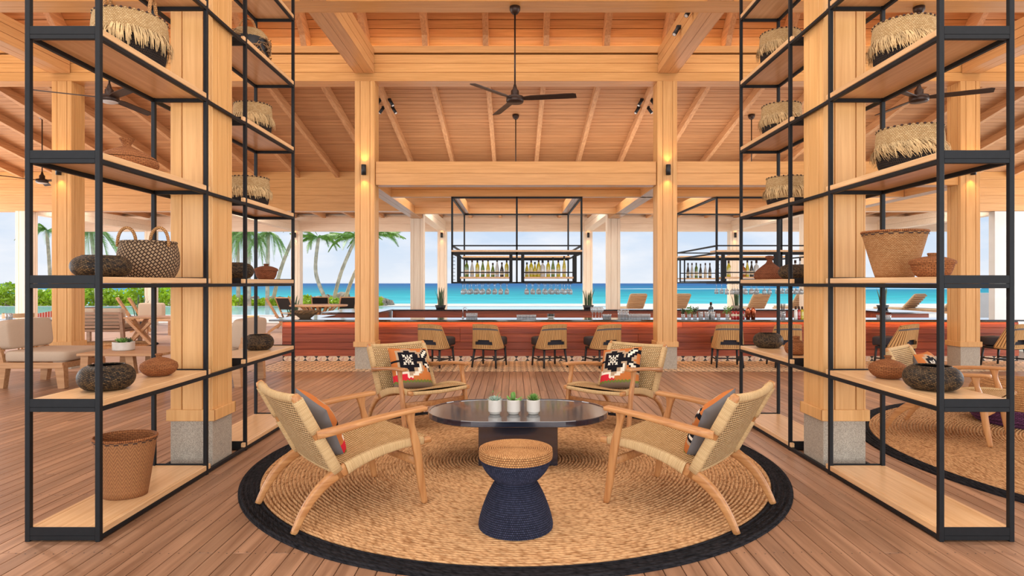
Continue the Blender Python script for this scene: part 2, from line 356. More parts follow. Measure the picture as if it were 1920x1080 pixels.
        if capt: fs.append([(len(prof) - 1) * seg + k for k in range(seg)]); fu.append([(vs[a][0], vs[a][1]) for a in fs[-1]])
        return s.add(vs, fs, mat, fu, smooth)
    def grid(s, fn, nu, nv, mat, lu=1, lv=1, smooth=True, flip=False):
        vs = [fn(i / nu, j / nv) for j in range(nv + 1) for i in range(nu + 1)]; fs = []; fu = []
        for j in range(nv):
            for i in range(nu):
                a = j * (nu + 1) + i; f = (a, a + 1, a + nu + 2, a + nu + 1)
                q = [(i / nu * lu, j / nv * lv), ((i + 1) / nu * lu, j / nv * lv), ((i + 1) / nu * lu, (j + 1) / nv * lv), (i / nu * lu, (j + 1) / nv * lv)]
                if flip: f = f[::-1]; q = q[::-1]
                fs.append(f); fu.append(q)
        return s.add(vs, fs, mat, fu, smooth)
    def prism(s, poly, z0, z1, mat, M4=None, smooth=False):
        n = len(poly); vs = [Vector((x, y, z0)) for x, y in poly] + [Vector((x, y, z1)) for x, y in poly]
        if M4 is not None: vs = [M4 @ p for p in vs]
        fs = [list(range(n))[::-1], list(range(n, 2 * n))] + [(i, (i + 1) % n, n + (i + 1) % n, n + i) for i in range(n)]
        return s.add(vs, fs, mat, None, smooth)
    def mesh(s, name):
        me = D.meshes.new(name); me.from_pydata(s.v, [], s.f)
        for m_ in s.mats: me.materials.append(M[m_] if isinstance(m_, str) else m_)
        me.polygons.foreach_set('material_index', s.mi); me.polygons.foreach_set('use_smooth', s.sm)
        ul = me.uv_layers.new(name='UVMap'); buf = []
        for f, u in zip(s.f, s.uv):
            if u: 
                for q in u: buf += [q[0], q[1]]
            else:
                for a in f: buf += [s.v[a][0], s.v[a][1] + s.v[a][2]]
        ul.data.foreach_set('uv', buf)
        if s.col:
            ca = me.color_attributes.new('Col', 'FLOAT_COLOR', 'CORNER'); b = []
            for f, c in zip(s.f, s.col):
                for _ in f: b += [*c, 1.0]
            ca.data.foreach_set('color', b)
        me.update()
        return me
    def build(s, name, parent=None, loc=None, rz=0):
        return mk(name, s.mesh(name), parent, loc, rz)
def mk(name, me, parent=None, loc=None, rz=0):
    o = D.objects.new(name, me); COL.objects.link(o)
    if parent is not None: o.parent = parent
    if loc is not None: o.location = loc
    if rz: o.rotation_euler = (0, 0, rz)
    return o
def thing(name, label=None, cat=None, loc=(0, 0, 0), rz=0, group=None):
    o = D.objects.new(name, None); COL.objects.link(o); o.location = loc; o.rotation_euler = (0, 0, rz)
    o.empty_display_size = 0.1
    return tag(o, label, cat, group)
def tag(o, label=None, cat=None, group=None, kind=None):
    if label: o['label'] = label
    if cat: o['category'] = cat
    if group: o['group'] = group
    if kind: o['kind'] = kind
    return o
KIDS = {}
def tree(o):
    r = []
    for c in D.objects:
        if c.parent == o: r.append(c)
    return r
def snapshot(root):
    kids = [c for c in D.objects if c.parent == root]
    ks = set(kids); sub = [c for c in D.objects if c.parent in ks]
    return root, kids, sub
def dup(snap, loc, rz=0, label=None, group=None, scale=None, cat=None):
    root, kids, sub = snap
    r = root.copy(); COL.objects.link(r); r.location = loc; r.rotation_euler = (0, 0, rz)
    if scale: r.scale = (scale,) * 3 if not hasattr(scale, '__len__') else scale
    if label: r['label'] = label
    if group: r['group'] = group
    m_ = {}
    for c in kids:
        d = c.copy(); COL.objects.link(d); d.parent = r; m_[c] = d
    for c in sub:
        d = c.copy(); COL.objects.link(d); d.parent = m_[c.parent]
    return r
def place(used, snap, loc, rz, label, group=None, scale=None):
    if not used:
        used.append(1); r = snap[0]; r.location = loc; r.rotation_euler = (0, 0, rz); r['label'] = label
        if group: r['group'] = group
        if scale: r.scale = (scale,) * 3 if not hasattr(scale, '__len__') else scale
        return r
    return dup(snap, loc, rz, label, group, scale)
def GX(px, Y): return (px - 964) * Y / 1160 - 0.03
def GZ(py, Y): return 1.4 - (py - 531) * Y / 1160
def bez(P, n=10):
    # Catmull-Rom through points
    P = [Vector(p) for p in P]; out = []
    for i in range(len(P) - 1):
        p0 = P[max(i - 1, 0)]; p1 = P[i]; p2 = P[i + 1]; p3 = P[min(i + 2, len(P) - 1)]
        for k in range(n):
            t = k / n
            out.append(.5 * ((2 * p1) + (p2 - p0) * t + (2 * p0 - 5 * p1 + 4 * p2 - p3) * t * t + (3 * p1 - p0 - 3 * p2 + p3) * t ** 3))
    out.append(P[-1]); return out
def interp(vals, n):
    out = []
    for i in range(n):
        t = i / (n - 1) * (len(vals) - 1); k = min(int(t), len(vals) - 2); out.append(vals[k] + (vals[k + 1] - vals[k]) * (t - k))
    return out
ORD = ['first', 'second', 'third', 'fourth', 'fifth', 'sixth', 'seventh', 'eighth', 'ninth', 'tenth', 'eleventh', 'twelfth', 'thirteenth', 'fourteenth', 'fifteenth', 'sixteenth']
# ------------------------------------------------------------------ setting: floor
fl = thing('floor'); tag(fl, kind='structure')
MB().box(-16, 16, -2.5, 9.78, -0.2, -0.022, 'black').build('subfloor', fl)
JOIST = 0.44
cache = {}
def plank_mesh(nj):
    if nj not in cache:
        b = MB(); b.cbox(-0.0475, 0.0475, 0, nj * JOIST - 0.003, -0.02, 0, 'deck', 0.0018); cache[nj] = b.mesh('plank')
    return cache[nj]
cols = []
for i in range(-160, 160):
    x = i * 0.0995 + 0.05; y = 3.21 - JOIST * random.choice([11, 12, 13, 10]) ; segs = []
    while y < 9.7:
        nj = random.choice([5, 6, 7, 8, 9, 10, 11])
        nj = min(nj, max(1, int(round((9.78 - y) / JOIST))))
        segs.append((x, y, nj)); y += nj * JOIST
    cols.append(segs)
near = []; far = []
for segs in cols:
    for s_ in segs:
        x, y, nj = s_; yc = max(1.9, y)
        vis = y + nj * JOIST > 2.7 and abs(x) < 0.86 * (y + nj * JOIST)
        score = abs(x) * .6 + yc
        (near if vis else far).append((score, s_))
near.sort(); far += near[295:]; near = near[:295]
for sc_, (x, y, nj) in near: mk('plank', plank_mesh(nj), fl, (x, y, 0))
b = MB()
for sc_, (x, y, nj) in far:
    b.box(x - .0475, x + .0475, y, y + nj * JOIST - .003, -.02, 0, 'deck')
o = b.build('plank_rest', fl); tag(o, kind='stuff')
b = MB()
for k in range(0, 8):
    y = 3.21 + JOIST * k
    for i in range(-50, 50):
        x = i * 0.0995 + 0.05
        for dx in (-.024, .024):
            px = x + dx + random.uniform(-.003, .003); py = y + random.uniform(-.012, .012)
            b.add([(px + .004 * math.cos(a * PI / 3), py + .004 * math.sin(a * PI / 3), .0006) for a in range(6)], [tuple(range(6))], 'black')
o = b.build('deck_screw', fl); tag(o, kind='stuff')
# tiled strip beside the bar
MB().box(-4.25, 12.6, 9.78, 11.16, -0.2, -0.012, 'grout').build('screed', fl)
b = MB(); T = 0.2
for j in range(7):
    for i in range(84):
        x = -4.25 + i * T; y = 9.78 + j * T
        def q(x0, x1, y0, y1, mt, z=0.0): b.box(x + x0, x + x1, y + y0, y + y1, -.012, z, mt)
        def fq(x0, x1, y0, y1, mt): 
            b.add([(x + x0, y + y0, .0004), (x + x1, y + y0, .0004), (x + x1, y + y1, .0004), (x + x0, y + y1, .0004)], [(0, 1, 2, 3)], mt)
        q(.002, T - .002, .002, T - .002, 'tile_tan')
        fq(.005, .055, .005, .06, 'tile_black'); fq(.08, .18, .015, .05, 'tile_brown'); fq(.08, .18, .145, .18, 'tile_brown')
        fq(.02, .04, .09, .17, 'tile_brown'); fq(.115, .145, .08, .12, 'tile_black')
o = b.build('floor_tile', fl); tag(o, kind='stuff')
MB().box(-4.2, 12.6, 11.16, 15.6, -0.4, -0.3, 'grout').build('bar_well_floor', fl)
# deck outside, left of the bar, daylight painted into its lighter colour
MB().box(-30, -4.25, 9.78, 22, -0.2, -0.022, 'grout').build('subfloor', fl)
M['deck_daylit'] = wood('daylit_deck_board', (206, 172, 146), (170, 132, 106), 'Y', 0.5, 0.08, sc=0.6)
b = MB()
for i in range(-300, -42):
    x = i * 0.0995 + 0.0; y = 9.785
    if x < -16 and False: continue
    while y < 21.5:
        l = random.uniform(2.5, 5); y1 = min(21.5, y + l); b.box(x - .0475, x + .0475, y, y1 - .004, -.02, 0, 'deck_daylit'); y = y1
o = b.build('pale_plank', fl); tag(o, kind='stuff')
MB().box(-30, -16, -2.5, 9.78, -0.2, -0.002, 'pool_stone').build('side_terrace', fl)
MB().box(16, 30, -2.5, 22, -0.2, -0.002, 'pool_stone').build('side_terrace', fl)
MB().box(-30, 30, -14, -2.5, -0.2, -0.002, 'pool_stone').build('front_bounce_terrace', fl)  # unseen ground behind the camera, added to bounce light onto the ceiling
MB().box(-4.2, 16, 15.6, 22, -0.2, 0, 'pool_stone').build('rear_terrace', fl)

# ------------------------------------------------------------------ outdoors
def ocean_mat():
    m, t, b = newmat('ocean_water'); l = t.links.new
    co = N(t, 'ShaderNodeTexCoord'); sp = N(t, 'ShaderNodeSeparateXYZ'); l(co.outputs['Object'], sp.inputs[0])
    n = N(t, 'ShaderNodeTexNoise'); mp = N(t, 'ShaderNodeMapping'); mp.inputs['Scale'].default_value = (.012, .05, 1); l(co.outputs['Object'], mp.inputs[0]); l(mp.outputs[0], n.inputs['Vector']); n.inputs['Scale'].default_value = 1; n.inputs['Detail'].default_value = 5
    lg = N(t, 'ShaderNodeMath', operation='LOGARITHM'); lg.inputs[1].default_value = 10; l(sp.outputs['Y'], lg.inputs[0])
    ad = N(t, 'ShaderNodeMath', operation='MULTIPLY_ADD'); l(n.outputs['Fac'], ad.inputs[0]); ad.inputs[1].default_value = .35; l(lg.outputs[0], ad.inputs[2])
    mr = N(t, 'ShaderNodeMapRange'); mr.inputs['From Min'].default_value = 1.75; mr.inputs['From Max'].default_value = 3.1; l(ad.outputs[0], mr.inputs['Value'])
    r = N(t, 'ShaderNodeValToRGB'); e = r.color_ramp.elements
    e[0].position = 0; e[0].color = (*lin((150, 226, 226)), 1); e[1].position = 1; e[1].color = (*lin((4, 98, 156)), 1)
    for p, c in ((.18, (92, 214, 218)), (.34, (36, 186, 188)), (.5, (6, 158, 172)), (.68, (0, 128, 166))):
        q = e.new(p); q.color = (*lin(c), 1)
    l(mr.outputs[0], r.inputs[0])
    w_ = N(t, 'ShaderNodeTexNoise'); mp2 = N(t, 'ShaderNodeMapping'); mp2.inputs['Scale'].default_value = (.25, .9, 1); l(co.outputs['Object'], mp2.inputs[0]); l(mp2.outputs[0], w_.inputs['Vector']); w_.inputs['Scale'].default_value = .6; w_.inputs['Detail'].default_value = 8
    rr = N(t, 'ShaderNodeValToRGB'); rr.color_ramp.elements[0].position = .35; rr.color_ramp.elements[0].color = (.62, .62, .62, 1); rr.color_ramp.elements[1].position = .65
    l(w_.outputs['Fac'], rr.inputs[0])
    mx = N(t, 'ShaderNodeMixRGB', blend_type='MULTIPLY'); mx.inputs['Fac'].default_value = .8; l(r.outputs[0], mx.inputs['Color1']); l(rr.outputs[0], mx.inputs['Color2'])
    l(mx.outputs[0], b.inputs['Base Color']); b.inputs['Roughness'].default_value = .6; b.inputs['Specular IOR Level'].default_value = .15
    bp = N(t, 'ShaderNodeBump'); bp.inputs['Strength'].default_value = .4; bp.inputs['Distance'].default_value = .3; l(w_.outputs['Fac'], bp.inputs['Height']); l(bp.outputs[0], b.inputs['Normal'])
    return m
M['ocean'] = ocean_mat()
o = MB().add([(-6000, 44, -1), (6000, 44, -1), (6000, 8000, -1), (-6000, 8000, -1)], [(0, 1, 2, 3)], 'ocean').build('ocean'); tag(o, kind='structure')
o = MB().box(-120, 120, 22, 46, -1.6, -0.12, 'sand').build('beach'); tag(o, kind='structure')
M['foam'] = plain('sea_foam', (240, 246, 248), .8, 0, .02)
b = MB(); fx = [(GX(1160, 250) + i * 4, 250 + 3 * math.sin(i * .7) + i * .25) for i in range(40)]
for i in range(39):
    w0 = 1.5 * math.sin(PI * i / 39) + .3; w1 = 1.5 * math.sin(PI * (i + 1) / 39) + .3
    b.add([(fx[i][0], fx[i][1], -.98), (fx[i + 1][0], fx[i + 1][1], -.98), (fx[i + 1][0], fx[i + 1][1] + w1, -.8), (fx[i][0], fx[i][1] + w0, -.8)], [(0, 1, 2, 3)], 'foam')
o = b.build('breaking_wave'); tag(o, 'white line of surf breaking on the reef far out to sea', 'wave')
mpool, t_, b_ = newmat('pool_water'); b_.inputs['Base Color'].default_value = (*lin((172, 224, 228)), 1); b_.inputs['Roughness'].default_value = .12
M['pool'] = mpool
pool = thing('swimming_pool', 'long pale turquoise infinity pool edging the terrace', 'pool', (0, 0, 0))
MB().box(-40, 6.2, 26.9, 37.6, -.14, -.02, 'pool').build('water', pool)
MB().box(-40, 6.4, 26.2, 26.9, -.14, .03, 'pool_stone').build('coping', pool)
MB().box(-40, 6.4, 37.6, 37.9, -.14, .0, 'pool_stone').build('coping', pool)
MB().box(-40, 6.4, 26.9, 27.05, -.13, -.012, 'tile_black').build('waterline_tile', pool)
o = MB().box(-40, 30, 22, 26.2, -.2, -.002, 'pool_stone').build('pool_terrace'); tag(o, kind='structure')

# rock breakwater
rk = []
for k in range(4):
    b = MB(); rs = random.Random(k)
    def fr(u, v, rs=rs, k=k):
        a = u * 2 * PI; p = (v - .5) * PI; q = 1 + .22 * math.sin(3 * a + k) * math.cos(2 * p + k) + .12 * math.sin(5 * a + 2 * k + 3 * p)
        return (q * math.cos(a) * math.cos(p), q * math.sin(a) * math.cos(p), .7 * q * math.sin(p))
    b.grid(fr, 8, 5, 'rock', smooth=False); rk.append(b.mesh('rock'))
bw_ = thing('rock_breakwater', 'low breakwater of grey boulders behind the palms', 'rocks', (0, 0, 0))
for i in range(120):
    x = random.uniform(-44, -8.3); o = mk('rock', random.choice(rk), bw_, (x, random.uniform(41.6, 43.6), random.uniform(-.15, .25))); s_ = random.uniform(.25, .7); o.scale = (s_, s_, s_); o.rotation_euler = (random.random(), 0, random.random() * 6)
# hedge
def leaves(b, n, fn, size, mat, rs):
    for i in range(n):
        p = Vector(fn()); d = Vector((rs.gauss(0, 1), rs.gauss(0, 1), rs.gauss(0, 1))).normalized(); e_ = Vector((rs.gauss(0, 1), rs.gauss(0, 1), rs.gauss(0, 1))); e_ = (e_ - d * e_.dot(d)).normalized()
        s_ = size * rs.uniform(.6, 1.3)
        b.add([p, p + d * s_ * .5 + e_ * s_ * .3, p + d * s_, p + d * s_ * .5 - e_ * s_ * .3], [(0, 1, 2, 3)], mat)
rs = random.Random(3)
hd = thing('hedge', 'bright yellow-green sea-grape hedge between the pool and the sea', 'hedge')
b = MB()
def hp():
    x = rs.uniform(-42, -8.6); h = (1.15 if x < -19 else .45) * (1 + .25 * math.sin(x * 1.3) + .15 * math.sin(x * 3.1)); 
    return (x, rs.uniform(38.6, 40.6), -.1 + h * rs.random() ** .7)
leaves(b, 14000, hp, .26, 'leaf_hedge', rs)
tag(b.build('foliage', hd), kind='stuff')
# palms
def frond_mesh(drop, L_=2.6):
    b = MB(); P = []
    for i in range(15):
        t = i / 14; P.append(Vector((L_ * (t - .18 * t * t), 0, .55 * t * L_ * .5 - drop * t * t * L_)))
    b.sweep(P, interp([.05, .01], 15), interp([.05, .01], 15), 'palm_leaf', (0, 1, 0), 4, 2)
    for i in range(52):
        t = .12 + .88 * i / 51; k = min(int(t * 14), 13); p = P[k].lerp(P[k + 1], t * 14 - k); ln = .55 * math.sin(PI * min(1, t * .85 + .12)) + .08
        for sy in (-1, 1):
            tip = p + Vector((ln * .45, sy * ln * .62, -ln * .55 * random.uniform(.6, 1.2))); wv = Vector((.035, 0, .01))
            b.add([p - wv, p + wv, tip], [(0, 1, 2)], 'palm_leaf')
    return b.mesh('frond')
fms = [frond_mesh(.15), frond_mesh(.35), frond_mesh(.55), frond_mesh(.8)]
M['palm_leaf'] = M['palm_pale']; fms_d = [frond_mesh(1.5, 2.0), frond_mesh(1.9, 1.8)]; M['palm_leaf'] = M['palm_pale']
def palm(label, base, crown, lean=0.0, r=.13, fr=16, scale=1.0, droopy=False):
    t = thing('palm_tree', label, 'palm', base, 0, None); t['group'] = 'palms along the shore'
    c = Vector(crown) - Vector(base); mid = c * .5 + Vector((-c.x * .12 + lean, 0, 0))
    P = bez([(0, 0, -.2), c * .04 + Vector((0, 0, .1)), mid, c], 8); n = len(P)
    b = MB(); b.sweep(P, [a * (1 + .06 * (i % 2)) for i, a in enumerate(interp([r * 3.0, r * 1.9, r * 1.7, r * 1.5], n))], [a * (1 + .06 * (i % 2)) for i, a in enumerate(interp([r * 3, r * 1.9, r * 1.7, r * 1.5], n))], 'trunk', (1, 0, 0), 9, 2)
    b.build('trunk', t)
    for k in range(fr):
        me = fms[min(3, k * 4 // fr)] if not droopy else fms_d[k % 2]
        o = mk('frond', me, t, c); o.rotation_euler = (random.uniform(-.2, .2), random.uniform(-.25, .1), k * 2.4 + random.random() * .5); s_ = scale * random.uniform(.85, 1.1); o.scale = (s_,) * 3
    return t
def gp(px, Y): return (GX(px, Y), Y, -.1)
def cp(px, py, Y): return (GX(px, Y), Y, GZ(py, Y))
palm('tall slightly curved palm standing left of the two leaning palms', gp(613, 39), cp(597, 446, 39), -.5, fr=18, scale=.72)
palm('palm leaning right from the shrubs, crown half behind the wood column', gp(623, 40), cp(668, 444, 40), .0, fr=18, scale=.74)
palm('strongly leaning palm whose crown shows right of the wood column', gp(643, 41), cp(708, 440, 41), .0, fr=18, scale=.84)
palm('leaning palm behind the pale column with the snake plant', gp(509, 39.4), cp(561, 420, 39.4), .0, fr=14, scale=.5)
palm('droopy palm seen through the left rack, nearest the leaning trunk', gp(501, 38.2), cp(503, 436, 38.2), .0, fr=16, scale=.6, droopy=True)
palm('droopy palm seen through the left rack, middle of three', gp(467, 38.3), cp(466, 432, 38.3), .0, fr=16, scale=.7, droopy=True)
palm('droopy palm seen through the left rack beside the wood column', gp(447, 39), cp(445, 434, 39), .0, fr=16, scale=.66, droopy=True)
palm('palm trunk rising behind the hedge at far left, droopy crown', gp(183, 38.2), cp(170, 428, 38.2), .0, fr=16, scale=.8, droopy=True)
palm('palm crown at the far left edge between two pale columns', gp(96, 44), cp(88, 432, 44), .0, fr=16, scale=.7)

# ------------------------------------------------------------------ roof
roof = thing('ceiling'); tag(roof, kind='structure')
R2, R3, R4 = 10.10, 15.5, 20.9      # front faces of the column rows
XW = 15.2
def rafterbox(b, x, y0, z0, y1, z1, d=.15, wd=.085, mat='rafter'):
    # bottom line from (y0,z0) to (y1,z1)
    vs = []
    for dz in (0, d):
        for (yy, zz) in ((y0, z0), (y1, z1)):
            for xx in (-wd / 2, wd / 2): vs.append(Vector((xx, yy, zz + dz)))
    b.add(vs, [(0, 1, 3, 2), (4, 6, 7, 5), (0, 4, 5, 1), (2, 3, 7, 6), (0, 2, 6, 4), (1, 5, 7, 3)], mat)
def plankstrip(parent, y0, z0, y1, z1, pitch=.15, th=.022, x0=-XW, x1=XW, mat='ceil_x'):
    dv = Vector((0, y1 - y0, z1 - z0)); Lg = dv.length; n = max(1, int(round(Lg / pitch))); d = dv / n; dn = dv.normalized()
    nrm = Vector((0, -dn.z, dn.y)); 
    if nrm.z < 0: nrm = -nrm
    g = dn * .006; mesh_ = None
    a = Vector((0, 0, 0)) + g; e2 = d - g
    b = MB(); vs = []
    for q in (Vector((0, 0, 0)), nrm * th):
        for p in (a, e2):
            for x in (x0, x1): vs.append(Vector((x, 0, 0)) + p + q)
    b.add(vs, [(0, 1, 3, 2), (4, 6, 7, 5), (0, 4, 5, 1), (2, 3, 7, 6), (0, 2, 6, 4), (1, 5, 7, 3)], mat)
    me = b.mesh('plank')
    for i in range(n): mk('plank', me, parent, Vector((0, y0, z0)) + d * i)
    # solid sheathing above
    b = MB(); vs = []
    for q in (nrm * (th + .002), nrm * (th + .06)):
        for p in (Vector((0, y0, z0)), Vector((0, y1, z1))):
            for x in (x0, x1): vs.append(Vector((x, 0, 0)) + p + q)
    b.add(vs, [(0, 1, 3, 2), (4, 6, 7, 5), (0, 4, 5, 1), (2, 3, 7, 6), (0, 2, 6, 4), (1, 5, 7, 3)], 'honey_x')
    b.build('sheathing', parent)
# lower skirt roof
SL = .2
zb = lambda y: 4.90 - SL * (y - 11.2)          # rafter bottom
plankstrip(roof, 10.3, zb(10.3) + .16, 15.95, zb(15.95) + .16)
b = MB(); rafterbox(b, 0, 10.42, zb(10.42), 15.55, zb(15.55), .158); rme = b.mesh('rafter')
for k in range(-15, 15): mk('rafter', rme, roof, ((k + .5) * .99, 0, 0))
# steep upper roof, both slopes
plankstrip(roof, 10.32, 5.50, 7.62, 8.20, .147)
plankstrip(roof, 4.78, 5.50, 7.48, 8.20, .147)
b = MB(); rafterbox(b, 0, 10.10, 5.27, 9.86, 5.62, .2, .09); rafterbox(b, 0, 9.98, 5.44, 7.6, 7.82, .2, .09); rme = b.mesh('rafter')
b = MB(); vs = []
b.add([(-.045, 10.31, 5.27), (.045, 10.31, 5.27), (.045, 10.10, 5.27), (-.045, 10.10, 5.27), (-.045, 10.31, 5.50), (.045, 10.31, 5.50), (.045, 10.02, 5.42), (-.045, 10.02, 5.42),
       (-.045, 7.7, 8.10), (.045, 7.7, 8.10), (.045, 7.6, 7.84), (-.045, 7.6, 7.84)],
      [(0, 1, 2, 3), (0, 4, 5, 1), (2, 6, 7, 3), (3, 7, 4, 0), (1, 5, 6, 2), (4, 8, 9, 5), (6, 10, 11, 7), (7, 11, 8, 4), (5, 9, 10, 6)], 'rafter')
rme = b.mesh('rafter')
for k in range(-15, 15): mk('rafter', rme, roof, ((k + .5) * .99, 0, 0))
# vertical frieze under the steep roof
for z0, z1 in ((5.27, 5.38), (5.384, 5.50)):
    MB().box(-XW, XW, 10.315, 10.335, z0, z1, 'honey_x').build('plank', roof)
MB().box(-XW, XW, 10.34, 10.4, 4.9, 5.6, 'honey_x').build('backing', roof)
MB().box(-XW, XW, 4.7, 4.78, 4.7, 5.56, 'honey_x').build('backing', roof)
# front skirt roof, over and behind the camera
plankstrip(roof, 4.75, zb(10.3) + .16, -1.2, zb(10.3) + .16 - 1.19)
b = MB(); rafterbox(b, 0, 4.6, zb(10.3) + .03, -1.2, zb(10.3) - 1.13, .15); rme = b.mesh('rafter')
for k in range(-15, 15): mk('rafter', rme, roof, ((k + .5) * .99, 0, 0))
# seaward skirt
plankstrip(roof, 15.75, 3.86, 22.2, 3.72)
b = MB(); rafterbox(b, 0, 15.8, 3.70, 22.0, 3.58, .14); rme = b.mesh('rafter')
for k in range(-15, 15): mk('rafter', rme, roof, ((k + .5) * .99, 0, 0))

def beam(x0, x1, y0, y1, z0, z1, axis='X', rows=3, mat=None, parent=roof, soffit=True):
    """box beam clad in boards with recessed joints"""
    mat = mat or ('honey_x' if axis == 'X' else 'honey_y'); bm = thing('beam'); bm.parent = parent
    c = .012
    MB().box(x0 + (0 if axis == 'X' else c), x1 - (0 if axis == 'X' else c), y0 + (c if axis == 'X' else 0), y1 - (c if axis == 'X' else 0), z0 + c, z1 - .002, mat).build('core', bm)
    h = (z1 - z0) / rows
    for k in range(rows):
        a = z0 + k * h; e_ = a + h - .007
        if axis == 'X':
            MB().cbox(x0, x1, y0, y0 + c, a, e_, mat, .002).build('plank', bm); MB().cbox(x0, x1, y1 - c, y1, a, e_, mat, .002).build('plank', bm)
        else:
            MB().cbox(x0, x0 + c, y0, y1, a, e_, mat, .002).build('plank', bm); MB().cbox(x1 - c, x1, y0, y1, a, e_, mat, .002).build('plank', bm)
    if axis == 'X':
        ym = (y0 + y1) / 2; MB().cbox(x0, x1, y0 + c + .001, ym - .002, z0, z0 + c - .001, mat, .002).build('plank', bm); MB().cbox(x0, x1, ym + .002, y1 - c - .001, z0, z0 + c - .001, mat, .002).build('plank', bm)
    else:
        xm = (x0 + x1) / 2; MB().cbox(x0 + c + .001, xm - .002, y0, y1, z0, z0 + c - .001, mat, .002).build('plank', bm); MB().cbox(xm + .002, x1 - c - .001, y0, y1, z0, z0 + c - .001, mat, .002).build('plank', bm)
    return bm
# row two
beam(-XW, XW, 10.10, 10.40, 4.70, 5.14, rows=3)
beam(-XW, XW, 10.07, 10.32, 5.155, 5.27, rows=1)
# row one (over the near columns)
beam(-XW, XW, 4.70, 5.0, 4.70, 5.27, rows=3)
# mid cross beam and long beams
beam(-XW, XW, 7.50, 7.82, 4.82, 5.30, rows=3)
for x in (-7.42, -2.47, 2.47, 7.42):
    beam(x - .16, x + .16, 5.0, 7.50, 4.82, 5.22, 'Y', 3); beam(x - .16, x + .16, 7.82, 10.07, 4.82, 5.22, 'Y', 3)
# row three wall beam
beam(-XW, XW, 15.5, 15.8, 3.21, 4.20, rows=5)
# row four fascia
beam(-XW, XW, 20.9, 21.2, 3.16, 3.66, rows=2, mat='daylit_x')
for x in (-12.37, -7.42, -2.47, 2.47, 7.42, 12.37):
    beam(x - .13, x + .13, 15.8, 20.9, 3.16, 3.50, 'Y', 2, mat='daylit_x')
# low canopy over the bar
beam(-2.30, 2.30, 10.14, 10.38, 3.01, 3.40, rows=2); beam(2.64, 7.25, 10.14, 10.38, 3.01, 3.40, rows=2)
for y in (11.6, 14.4): beam(-2.34, 7.28, y, y + .14, 3.02, 3.30, rows=2)
for x in (-2.47, 2.47, 7.42): beam(x - .13, x + .13, 10.40, 15.5, 3.02, 3.21, 'Y', 1)
for x in (-1.15, 1.15, 3.79, 6.09): beam(x - .07, x + .07, 11.74, 14.4, 3.02, 3.22, 'Y', 1)

# ------------------------------------------------------------------ columns
def column_meshes(h, wood_m, stone=True, wd=.32):
    z0 = .36 if stone else 0; r = wd / 2; c = .014; out = []
    b = MB(); b.box(-r + c, r - c, -r + c, r - c, z0 - .05, h, wood_m); out.append(('core', b.mesh('core')))
    cuts = [-r, -r * .46, r * .54, r]
    for side in range(4):
        R_ = Matrix.Rotation(side * PI / 2, 4, 'Z')
        for k in range(3):
            b = MB(); a, e_ = cuts[k], cuts[k + 1]; b.cbox(a + (.004 if k else 0), e_ - (.004 if k < 2 else c + .001), -r, -r + c, z0, h, wood_m, .002, R_)
            out.append(('plank', b.mesh('plank')))
    b = MB(); q = r + .022
    for side in range(4):
        b.cbox(-q, q - .0, -q, -r - .001, z0, z0 + .085, wood_m, .003, Matrix.Rotation(side * PI / 2, 4, 'Z'))
    if stone: out.append(('collar', b.mesh('collar')))
    if stone:
        b = MB(); b.cbox(-r, r, -r, r, -.02, z0, 'granite', .004); out.append(('granite_base', b.mesh('granite_base')))
    return out
def column(label, x, y, meshes):
    t = thing('column', label, 'column', (x, y, 0), 0, 'timber columns')
    for nm, me in meshes: mk(nm, me, t)
cm1 = column_meshes(4.70, 'honey_z'); cm2 = column_meshes(4.70, 'honey_z'); cm3 = column_meshes(3.21, 'daylit_z', False, .32); cm4 = column_meshes(3.16, 'daylit_z', False, .30)
column('large honey wood column standing inside the left black rack', -2.47, 4.84, cm1)
column('large honey wood column standing inside the right black rack', 2.47, 4.84, cm1)
column('honey wood column in front of the bar, behind the left armchairs, black lamp on it', -2.47, 10.26, cm2)
column('honey wood column in front of the bar, behind the right armchairs, black lamp on it', 2.47, 10.26, cm2)
column('honey wood column at the left behind the beige lounge chair', -7.42, 10.26, cm2)
column('honey wood column near the right edge in front of the bar', 7.42, 10.26, cm2)
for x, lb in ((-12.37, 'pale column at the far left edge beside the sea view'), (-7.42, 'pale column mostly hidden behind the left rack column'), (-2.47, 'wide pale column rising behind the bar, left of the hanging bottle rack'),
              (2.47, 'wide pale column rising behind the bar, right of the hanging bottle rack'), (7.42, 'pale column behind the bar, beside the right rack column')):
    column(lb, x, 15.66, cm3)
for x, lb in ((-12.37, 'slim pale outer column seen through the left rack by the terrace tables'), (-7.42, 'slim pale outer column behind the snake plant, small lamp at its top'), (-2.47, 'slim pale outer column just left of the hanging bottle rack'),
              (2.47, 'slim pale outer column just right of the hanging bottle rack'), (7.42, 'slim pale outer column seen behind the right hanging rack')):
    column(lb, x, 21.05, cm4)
# right-hand wall
o = MB().box(12.0, 16.0, 15.48, 15.68, 0, 3.2, 'white_wall').build('wall_right'); tag(o, kind='structure')
